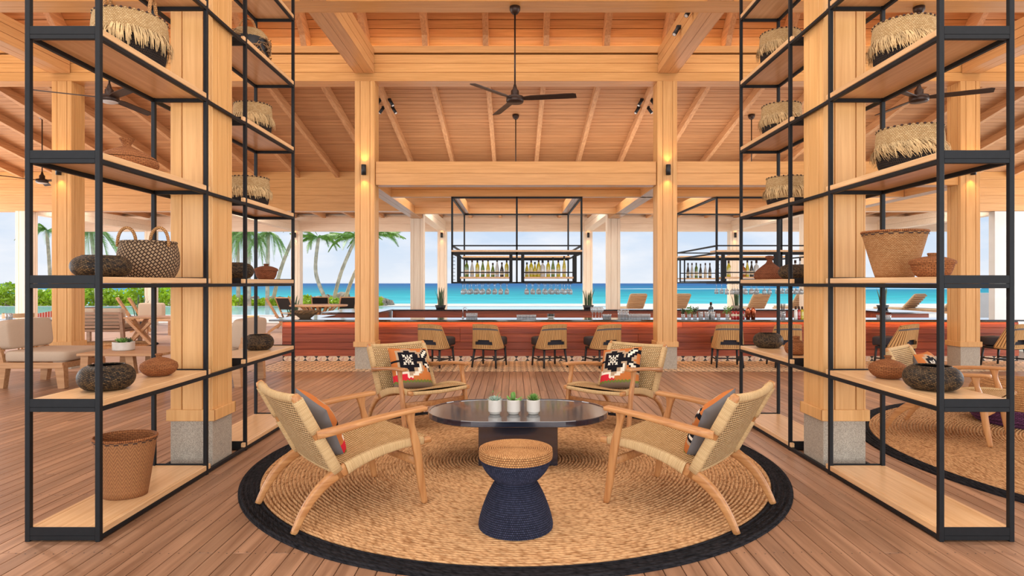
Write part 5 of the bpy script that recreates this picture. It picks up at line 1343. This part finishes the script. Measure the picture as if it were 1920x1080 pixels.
for i, px in enumerate((1402.5, 1412)):
    t = thing('cocktail_shaker', 'copper cocktail shaker, %s of the pair behind the right rack' % ('left' if i == 0 else 'right'), 'shaker', (GX(px, 11.0), 11.0, BT), 0, 'copper shakers'); b = MB(); b.lathe([(.034, 0), (.044, .13), (.045, .15)], 'copper', 20); b.build('body', t); b = MB(); b.lathe([(.045, .15), (.03, .185), (.02, .19), (.018, .205)], 'copper', 20, capt=True, capb=False); b.build('lid', t)
t = thing('straw_glass', 'glass of dark straws seen through the right rack', 'glass', (GX(1468, 11.0), 11.0, BT)); b = MB(); b.lathe([(.04, 0), (.045, .14), (.042, .14), (.038, .006)], 'glass', 16, capt=True); b.build('vessel', t)
for k in range(6): MB().tube((0, 0, .01), (.04 * math.cos(k), .03 * math.sin(k), .27), .004, 'black', 6).build('straw', t)
for i, (px, mt) in enumerate(((1492, 'bot_white'), (1498, 'bot_red'), (1504, 'bot_yellow'), (1510, 'bot_amber'))): bottle(GX(px, 11.0), 11.0, BT, 'mini', mt, '%s syrup bottle beside the right wood column' % cn[mt], 'syrup bottles', None, 1.1)
for i, px in enumerate((1650, 1664)): tumbler(px, 11.0, '%s glass bowl on the bar, right of the right rack column' % ('left' if i == 0 else 'right'), None, .06 + i * .002, .07)
# root bowl on the left end of the bar
t = thing('wicker_bowl', 'wide woven driftwood bowl on the left end of the bar', 'bowl', (GX(573, 11.2), 11.18, BT)); b = MB(); two_wall(b, smooth2([(.09, 0), (.13, .03), (.2, .09), (.255, .14)], 4), 'lattice', .015, 'lattice', 36); b.build('body', t)
rs = random.Random(9); b = MB()
for i in range(90):
    a = rs.uniform(0, 6.28); b.sweep([(r * math.cos(a + da), r * math.sin(a + da), z) for r, z, da in ((.2, .08, 0), (.225, .11, .15), (.25, .13 + rs.random() * .02, .35))], .01, .01, 'twig', (0, 0, 1), 4, 2)
tag(b.build('twigs', t), kind='stuff')

# ------------------------------------------------------------------ snake plants
def snake(label, x, y, z, s=1.0, n=12, seed=0, pot='black'):
    t = thing('snake_plant', label, 'plant', (x, y, z)); b = MB(); b.lathe([(.13 * s, 0), (.17 * s, .12 * s), (.165 * s, .12 * s), (.15 * s, .1 * s)], pot, 24, capt=True); b.build('pot', t); rs = random.Random(seed)
    for k in range(n):
        a = rs.uniform(0, 6.28); r = rs.uniform(.02, .1) * s; h = rs.uniform(.35, .62) * s; ln = rs.uniform(.02, .16) * s
        P = [(r * math.cos(a), r * math.sin(a), .08 * s), ((r + ln * .3) * math.cos(a), (r + ln * .3) * math.sin(a), .08 * s + h * .5), ((r + ln) * math.cos(a), (r + ln) * math.sin(a), .08 * s + h)]
        b = MB(); b.sweep(bez(P, 4), interp([.04 * s, .06 * s, .05 * s, .004], 9), interp([.012, .01, .006, .002], 9), 'leaf_dark', (-math.sin(a), math.cos(a), 0), 6, 2); b.build('leaf', t)
snake('snake plant on the rear bar counter, left of the bottle rack', GX(826, 15.15), 15.15, BT, .8, 12, 1)
snake('snake plant on the rear bar counter, right of the bottle rack', GX(1103, 15.15), 15.15, BT, .8, 12, 2)
snake('potted plant on the rear bar counter behind the right rack far bay', GX(1381, 15.15), 15.15, BT, .75, 10, 3, 'granite')
snake('broad-leaved potted plant on the rear counter right of the right column', GX(1655, 15.15), 15.15, BT, .8, 8, 4, 'black')
snake('snake plant beside the slim pale column behind the round table', GX(551, 20.5), 20.4, 0, 1.45, 14, 5)
snake('cactus-like plant behind the sling chairs at left', GX(262, 20.2), 20.2, 0, 1.55, 12, 6)

# ------------------------------------------------------------------ fans and lamps
def fan(label, x, y, zc, zt, a0, lens=False, hang='rod'):
    t = thing('ceiling_fan', label, 'fan', (x, y, 0))
    b = MB(); b.lathe([(.03, zt - .09), (.05, zt - .07), (.066, zt - .04), (.066, zt)], 'bronze', 24, capt=True); b.build('canopy', t)
    b = MB(); b.tube((0, 0, zc + .1), (0, 0, zt - .06), .011, 'bronze', 10); b.build('rod', t)
    b = MB(); b.lathe([(.1, zc - .045), (.108, zc - .03), (.108, zc + .025), (.05, zc + .04), (.05, zc + .1), (.03, zc + .12), (.014, zc + .18)], 'bronze', 28, capt=True); mo_ = b.build('motor', t)
    if lens: b = MB(); b.lathe([(.001, zc - .062), (.07, zc - .058), (.096, zc - .045)], 'fan_lens', 28, capb=False); b.build('light_lens', mo_)
    for k in range(3):
        a = math.radians(a0 + 120 * k); R_ = Matrix.Rotation(a, 4, 'Z') @ Matrix.Rotation(math.radians(-12), 4, 'X')
        b = MB(); b.prism([(.08, -.035), (.2, -.06), (.72, -.062), (.755, -.045), (.76, .045), (.72, .05), (.2, .045), (.08, .03)], -.004, .006, 'bronze', Matrix.Translation((0, 0, zc)) @ R_); b.build('blade', t)
fan('dark bronze ceiling fan hanging in the centre of the frame', GX(965.5, 7.66), 7.66, 3.68, 4.82, -10)
fan('dark ceiling fan with round white light, behind the left rack', GX(205, 7.66), 7.66, 3.69, 4.82, 85, True)
fan('dark bronze ceiling fan behind the right rack', GX(1723, 7.66), 7.66, 3.69, 4.82, -25)
zt = zb(12.5) + .16
fan('ceiling fan mostly hidden behind the low beam at centre', GX(967, 12.5), 12.5, 3.45, zt, 30)
fan('small distant ceiling fan at the far left with a light', GX(79, 12.5), 12.5, 3.47, zt, 0, True)
fan('distant ceiling fan behind the far bay of the right rack', GX(1409, 12.5), 12.5, 3.45, zt, 10)
def sconce(label, x, y, z, s=1.0, power=9):
    t = thing('wall_lamp', label, 'lamp', (x, y, z)); r = .04 * s; h = .165 * s
    b = MB(); b.lathe([(r, -h / 2), (r, h / 2), (r * .8, h / 2), (r * .8, h / 2 - .01)], 'black', 20, capt=False); ho_ = b.build('housing', t)
    MB().cbox(-.02, .02, r - .005, r + .025, -.03, .03, 'black', .002).build('bracket', t)
    for sg in (-1, 1):
        b = MB(); b.lathe([(r * .7, sg * (h / 2 - .02)), (.001, sg * (h / 2 - .02))], 'bulb', 16, capb=False); b.build('lens', ho_)
        ld = D.lights.new('sconce_light', 'SPOT'); ld.energy = power; ld.color = (1, .5, .18); ld.spot_size = math.radians(95); ld.spot_blend = .8; ld.shadow_soft_size = .02
        lo = D.objects.new('sconce_light', ld); COL.objects.link(lo); lo.parent = t; lo.location = (0, -.0, sg * (h / 2 + .005)); lo.rotation_euler = (0 if sg < 0 else PI, 0, 0)
for x, lb in ((-2.47, 'black cylinder wall lamp on the left bar column'), (2.47, 'black cylinder wall lamp on the right bar column'), (-7.42, 'black cylinder wall lamp on the column behind the lounge chair'), (7.42, 'black cylinder wall lamp on the column near the right edge')):
    sconce(lb, x - .0, 10.10 - .065, 3.24)
for x, lb in ((-7.42, 'small black lamp at the top of the slim column behind the snake plant'), (-2.47, 'small black lamp on the slim column left of the bottle rack'), (2.47, 'small black lamp on the slim column right of the bottle rack'), (7.42, 'small black lamp on the slim column behind the right hanging rack')):
    sconce(lb, x, 20.9 - .065, 3.02, 1.0, 4)
def spot(label, x, y, z, aim):
    t = thing('spotlight', label, 'lamp', (x, y, z), 0, 'small black spotlights'); MB().cbox(-.03, .03, -.03, .03, -.02, .02, 'black', .002).build('mount', t)
    b = MB(); d = Vector(aim).normalized(); p = Vector((aim[0] * .03, aim[1] * .03, -.03)); b.tube((0, 0, 0), p, .008, 'black', 6); b.build('arm', t)
    b = MB(); b.tube(p - d * .05, p + d * .11, .03, 'black', 14); ho_ = b.build('housing', t)
    b = MB(); b.tube(p + d * .108, p + d * .112, .024, 'fan_lens', 12); b.build('lens', ho_)
for sg, nm in ((-1, 'left'), (1, 'right')):
    for dx in (-.09, .09):
        for y, pos in ((11.7, 'nearer'), (12.0, 'farther')):
            xx = sg * 2.475 + dx; side = 'outer' if dx * sg > 0 else 'inner'
            spot('black spotlight on the %s side of the %s column rafter, %s of two' % (side, nm, pos), xx, y, zb(y) + .07, (.5 * (1 if dx > 0 else -1), -.25, -.85))
spot('small black spotlight on the inner face of the upper right long beam, nearer one', 2.31 - .03, 8.1, 5.0, (-.5, -.3, -.8)); spot('small black spotlight on the inner face of the upper right long beam, farther one', 2.31 - .03, 8.7, 5.0, (-.5, -.3, -.8))
# warm cove lighting at the foot of the steep roof
b = MB(); b.box(-XW, XW, 10.20, 10.22, 5.272, 5.28, 'led2'); b.build('cove_led', roof)

# ------------------------------------------------------------------ left lounge
def soft(b, x0, x1, y0, y1, z0, z1, mat, r=.04, M4=None):
    # puffy cushion block
    def f(sx, sy, sz): pass
    n = 6; cx, cy, cz = (x0 + x1) / 2, (y0 + y1) / 2, (z0 + z1) / 2; hx, hy, hz = (x1 - x0) / 2, (y1 - y0) / 2, (z1 - z0) / 2
    def pt(a, e_):
        ca, sa, ce, se = math.cos(a), math.sin(a), math.cos(e_), math.sin(e_); p = .22
        g = lambda v_, q=p: math.copysign(abs(v_) ** q, v_)
        v = Vector((cx + hx * g(ce) * g(ca), cy + hy * g(ce) * g(sa), cz + hz * g(se, .35)))
        return M4 @ v if M4 is not None else v
    b.grid(lambda u, v: pt(u * 2 * PI, (v - .5) * PI), 40, 14, mat)
def lounge(label, x, y, rz, wd=.86, dp=.86):
    # faces local +x, frame of tapered teak
    t = thing('lounge_chair', label, 'armchair', (x, y, 0), rz)
    for lx, ly in ((.0, .0), (dp - .1, 0), (0, wd - .1), (dp - .1, wd - .1)):
        b = MB(); s_ = -1 if lx == 0 else 1; b.sweep([(lx + .05, ly + .05, .30), (lx + .05 + s_ * .03, ly + .05, 0)], [.12, .09], [.09, .08], 'lounge_wood', (1, 0, 0), 4, 60, smooth=False); b.build('leg', t)
    for a, c in (((0, 0), (dp, .05)), ((0, wd - .05), (dp, wd)), ((0, 0.05), (.05, wd - .05)), ((dp - .05, .05), (dp, wd - .05))): MB().cbox(a[0], c[0], a[1], c[1], .265, .345, 'lounge_wood', .006).build('frame_rail', t)
    b = MB(); b.sweep([(.03, .05, .3), (-.06, .05, .66)], .05, .08, 'lounge_wood', (0, 1, 0), 4, 60, smooth=False); b.sweep([(.03, wd - .05, .3), (-.06, wd - .05, .66)], .05, .08, 'lounge_wood', (0, 1, 0), 4, 60, smooth=False)
    for z in (.42, .54, .64): b.cbox(-.06 + (.66 - z) * .25, -.03 + (.66 - z) * .25, .05, wd - .05, z - .035, z + .03, 'lounge_wood', .004)
    b.build('backrest', t)
    b = MB(); soft(b, .04, dp + .03, .01, wd - .01, .345, .50, 'linen'); b.build('seat_cushion', t)
    b = MB(); soft(b, .03, .20, .02, wd - .02, .50, .90, 'linen', M4=Matrix.Rotation(math.radians(-6), 4, 'Y')); b.build('back_cushion', t)
lounge('beige cushioned teak lounge chair at the far left, facing the coffee table', -6.88, 8.2, 0)
lounge('beige cushioned lounge chair behind the left wood column, back to the bar', -3.72, 9.15, PI)
t = thing('low_table', 'low teak coffee table with slanted legs between the beige lounge chairs', 'table', (-5.78, 8.12, 0))
for k in range(5): MB().cbox(0, 1.1, k * .2, k * .2 + .197, .44, .475, 'lounge_wood', .004).build('plank', t)
for (lx, ly, s_) in ((.08, .08, 0), (.08, .9, 0), (1.0, .08, 1), (1.0, .9, 1), (.45, .9, 0), (.62, .15, 1)): b = MB(); b.sweep([(lx, ly, .44), (lx + .06 * (1 if s_ else -.3), ly, 0.02)], .10, .08, 'lounge_wood', (1, 0, 0), 4, 60, smooth=False); b.build('leg', t)
t = thing('planter_bowl', 'white ribbed planter with succulents on the low teak table', 'plant', (GX(236, 8.6), 8.55, .475)); b = MB(); pr = [(.12, 0)]
for k in range(6): pr += [(.138, .01 + k * .017), (.134, .018 + k * .017)]
b.lathe(pr + [(.138, .115), (.128, .115), (.128, .10)], 'white_ceramic', 28, capt=True); b.build('pot', t)
for q, (dx, dy) in enumerate(((-.06, 0), (.05, .03), (.02, -.05), (-.02, .06))):
    b = MB()
    for k in range(14):
        a = k * 2.4; el = .4 + .06 * k; d = Vector((math.cos(a) * math.cos(el), math.sin(a) * math.cos(el), math.sin(el))); o_ = Vector((dx, dy, .105)); b.sweep([o_, o_ + d * .05, o_ + d * .08], [.012, .022, .002], [.01, .012, .002], 'leaf_dark' if q % 2 else 'leaf', (-math.sin(a), math.cos(a), 0), 5, 2)
    b.build('succulent', t)
# slatted bench seen from behind
t = thing('slatted_bench', 'grey teak sofa with slatted back and beige cushions, seen from behind', 'sofa', (GX(120, 14.2), 14.2, 0)); L_ = 1.35
for x in (0.02, L_ - .1): 
    b = MB(); b.sweep([(x + .04, .02, 0.72), (x + .09 * (1 if x > .5 else 0) + .03, .0, 0)], [.07, .08], .07, 'teak_grey', (1, 0, 0), 4, 60, smooth=False); b.build('rear_leg', t)
    b = MB(); b.sweep([(x + .04, .75, .35), (x + .04, .75, 0)], .08, .07, 'teak_grey', (1, 0, 0), 4, 60, smooth=False); b.build('front_leg', t)
for k in range(5): MB().cbox(.08, L_ - .08, 0, .025, .36 + k * .078, .42 + k * .078, 'teak_grey', .004).build('slat', t)
MB().cbox(0, L_, 0, .8, .28, .34, 'teak_grey', .006).build('seat_frame', t)
for x0, x1 in ((.06, .66), (.69, 1.28)): b = MB(); soft(b, x0, x1, .06, .24, .42, .82, 'linen'); b.build('back_cushion', t); b = MB(); soft(b, x0, x1, .1, .8, .34, .48, 'linen'); b.build('seat_cushion', t)
# X-leg table, sling chairs
t = thing('trestle_table', 'teak table with crossed legs beyond the low teak table', 'table', (GX(236, 14.2), 14.1, 0))
for k in range(4): MB().cbox(0, 1.3, k * .2, k * .2 + .195, .59, .625, 'lounge_wood', .004).build('plank', t)
for x in (.14, 1.15):
    b = MB(); b.bar((x, .0, 0), (x, .72, .59), .08, .06, 'lounge_wood', (1, 0, 0)); b.bar((x + .075, .72, 0), (x + .075, .0, .59), .06, .06, 'lounge_wood', (1, 0, 0)); b.build('crossed_leg', t)
b = MB(); b.bar((.14, -.03, 0), (.72, -.03, .59), .06, .06, 'lounge_wood', (0, 1, 0)); b.build('crossed_leg', t); b = MB(); b.bar((.72, -.1, 0), (.14, -.1, .59), .06, .06, 'lounge_wood', (0, 1, 0)); b.build('crossed_leg', t)
def make_sling():
    t = thing('sling_chair', 'x', 'chair')
    for sx in (-.26, .26):
        b = MB(); b.bar((sx, -.30, .98), (sx, .25, .0), .03, .05, 'lounge_wood', (1, 0, 0)); b.build('back_stile', t)
        b = MB(); b.bar((sx * .88, -.25, 0), (sx * .88, .32, .42), .03, .05, 'lounge_wood', (1, 0, 0)); b.build('leg', t)
    b = MB(); b.grid(lambda u, v: (-.24 + .48 * u, -.28 + .2 * v * .9, .94 - .36 * v), 4, 4, 'black'); b.build('back_sling', t)
    b = MB(); b.grid(lambda u, v: (-.24 + .48 * u, -.02 + .36 * v, .44 - .03 * math.sin(PI * v)), 4, 4, 'black'); b.build('seat_sling', t)
    for y, z in ((-.29, .95), (-.05, .47), (.31, .42)): b = MB(); b.bar((-.26, y, z), (.26, y, z), .03, .03, 'lounge_wood', (0, 1, 0)); b.build('cross_bar', t)
    return t
sl = make_sling(); sls = snapshot(sl); used = []
for px, Y, rot, lb in ((242, 18.3, -62, 'black sling chair at the far end of the crossed-leg table, left of two'), (264, 17.9, -62, 'black sling chair beside the cactus-like plant, right of two'),
                       (520, 17.6, -70, 'black sling chair standing apart at the left of the round table'), (541, 19.3, -20, 'black sling chair behind the left side of the round table'), (602, 20.2, 10, 'black sling chair behind the right side of the round table'), (648, 20.0, 35, 'black sling chair at the right of the round table')):
    place(used, sls, (GX(px, Y), Y, 0), math.radians(rot), lb)
t = thing('round_table', 'round teak dining table with a flared slatted pedestal left of the bar', 'table', (GX(598, 18.8), 18.8, 0))
b = MB(); b.lathe([(.84, .70), (.85, .71), (.85, .74), (.84, .745)], 'lounge_wood', 48, capt=True); b.build('tabletop', t)
for k in range(14):
    a = k * 2 * PI / 14; b = MB(); b.bar((.16 * math.cos(a), .16 * math.sin(a), .35), (.55 * math.cos(a), .55 * math.sin(a), .70), .07, .03, 'lounge_wood', (-math.sin(a), math.cos(a), 0)); b.bar((.16 * math.cos(a), .16 * math.sin(a), .36), (.36 * math.cos(a), .36 * math.sin(a), 0), .06, .03, 'lounge_wood', (-math.sin(a), math.cos(a), 0)); b.build('pedestal_slat', t)
# cushions on a bench near the plant, low dark table at far left, red towel lounger
for i, (px, w_, c_) in enumerate(((276, .42, 'linen'), (292, .46, 'linen'))):
    b = MB(); soft(b, -w_ / 2, w_ / 2, -.09, .09, 0, .44, c_); o = b.build('scatter_cushion', None, (GX(px, 17.0), 17.0, .42)); tag(o, '%s beige scatter cushion on the far bench behind the left rack' % ('left' if i == 0 else 'right'), 'cushion')
t = thing('garden_bench', 'low bench carrying beige scatter cushions near the left rack column', 'bench', (GX(268, 17.0), 16.9, 0)); MB().cbox(0, .95, -.25, .25, .37, .42, 'lounge_wood', .004).build('seat', t)
for x in (.05, .9):
    for y in (-.2, .2): MB().cbox(x - .03, x + .03, y - .03, y + .03, 0, .37, 'lounge_wood', .004).build('leg', t)
t = thing('dining_table', 'dark-topped table laid with glasses at the far left edge', 'table', (-9.6, 11.3, 0)); MB().cbox(0, 1.15, 0, .8, .70, .735, 'stone_top', .004).build('tabletop', t)
for x in (.08, 1.07):
    for y in (.08, .72): MB().cbox(x - .03, x + .03, y - .03, y + .03, 0, .70, 'lounge_wood', .004).build('leg', t)
for i, px in enumerate((14, 20, 56)): tumbler(px, 11.6, 'clear tumbler on the dark table at the far left, %s from the edge' % ORD[i], None, .036 + i * .0005, .1, None, .736)
t = thing('terrace_chair', 'rounded tan terrace chair behind the far left table', 'chair', (GX(38, 12.9), 12.9, 0)); b = MB(); b.grid(lambda u, v: (.3 * math.cos(PI * u), .3 * math.sin(PI * u) * -1, .42 + .36 * v), 16, 4, 'umbra'); b.build('backrest', t); b = MB(); b.lathe([(.29, .38), (.3, .42), (.28, .46)], 'umbra', 24, capt=True); b.build('seat', t)
for k in range(4): a = k * PI / 2 + .78; MB().tube((.22 * math.cos(a), .22 * math.sin(a), .38), (.26 * math.cos(a), .26 * math.sin(a), 0), .016, 'lounge_wood', 8).build('leg', t)
t = thing('towel_lounger', 'terrace daybed draped in red striped cloth between the left columns', 'daybed', (GX(68, 21.4), 21.4, 0)); MB().cbox(0, 1.0, 0, 1.9, .2, .3, 'lounge_wood', .01).build('frame', t); b = MB(); b.grid(lambda u, v: (-.02 + 1.04 * u, -.02 + 1.9 * v, .34 + .18 * u), 8, 8, 'red_cloth', 1, 1.9); b.grid(lambda u, v: (-.02 + 1.04 * u, -.02, .1 + (.24 + .18 * u) * v), 8, 3, 'red_cloth', 1, .3); b.build('striped_cloth', t)
for x in (.05, .95):
    for y in (.1, 1.8): MB().cbox(x - .04, x + .04, y - .04, y + .04, 0, .2, 'lounge_wood', .004).build('leg', t)
for i, (p0, p1) in enumerate(((72, 92), (456, 482))):
    o = MB().cbox(GX(p0, 22.3), GX(p1, 22.3), 22.3, 22.5, 0, .22, 'yellow_wall', .01).build('terrace_block'); tag(o, ('low ochre block on the terrace beside the red striped cloth' if i == 0 else 'low ochre block on the terrace seen through the left rack far bay'), 'block')

# ------------------------------------------------------------------ sun loungers at right
def make_sunlounger():
    t = thing('sun_lounger', 'x', 'sun lounger')
    for sx in (-.3, .3): MB().cbox(sx - .03, sx + .03, -1.0, 1.0, .28, .36, 'lounge_wood', .006).build('frame_rail', t)
    for sx in (-.3, .3):
        for y in (-.8, .8): MB().cbox(sx - .03, sx + .03, y - .03, y + .03, 0, .28, 'lounge_wood', .004).build('leg', t)
    b = MB(); soft(b, -.33, .33, -.25, 1.0, .36, .44, 'umbra'); b.build('mattress', t)
    R_ = Matrix.Translation((0, -.28, .38)) @ Matrix.Rotation(math.radians(-48), 4, 'X')
    b = MB(); soft(b, -.36, .36, -.78, 0, 0, .08, 'umbra', M4=R_); b.build('back_mattress', t)
    for k in range(7): MB().cbox(-.33, .33, -.76 + k * .11, -.69 + k * .11, -.03, -.005, 'lounge_wood', .003, R_).build('slat', t)
    return t
su = make_sunlounger(); sus = snapshot(su); used = []
for px, Y, rot, lb in ((1186, 25, 8, 'tan sun lounger just left of the right bar column'), (1265, 25, 10, 'tan sun lounger just right of the right bar column'), (1411, 25, 6, 'tan sun lounger seen through the right rack far bay'), (1488, 26, 10, 'tan sun lounger mostly behind the right rack post'),
                       (1690, 24.5, 24, 'tan sun lounger with raised back, left of the pair beyond the right rack'), (1762, 23.3, 28, 'larger tan sun lounger with raised back, right of the pair beyond the right rack'), (1838, 26, 15, 'tan sun lounger beside the white wall')):
    place(used, sus, (GX(px, Y), Y, 0), math.radians(rot), lb)
o = MB().cbox(GX(1800, 22.5), GX(1880, 22.5), 22.4, 22.6, 0, 1.05, 'white_wall', .01).build('low_wall'); tag(o, 'low pale wall beside the white wall at far right', 'wall')
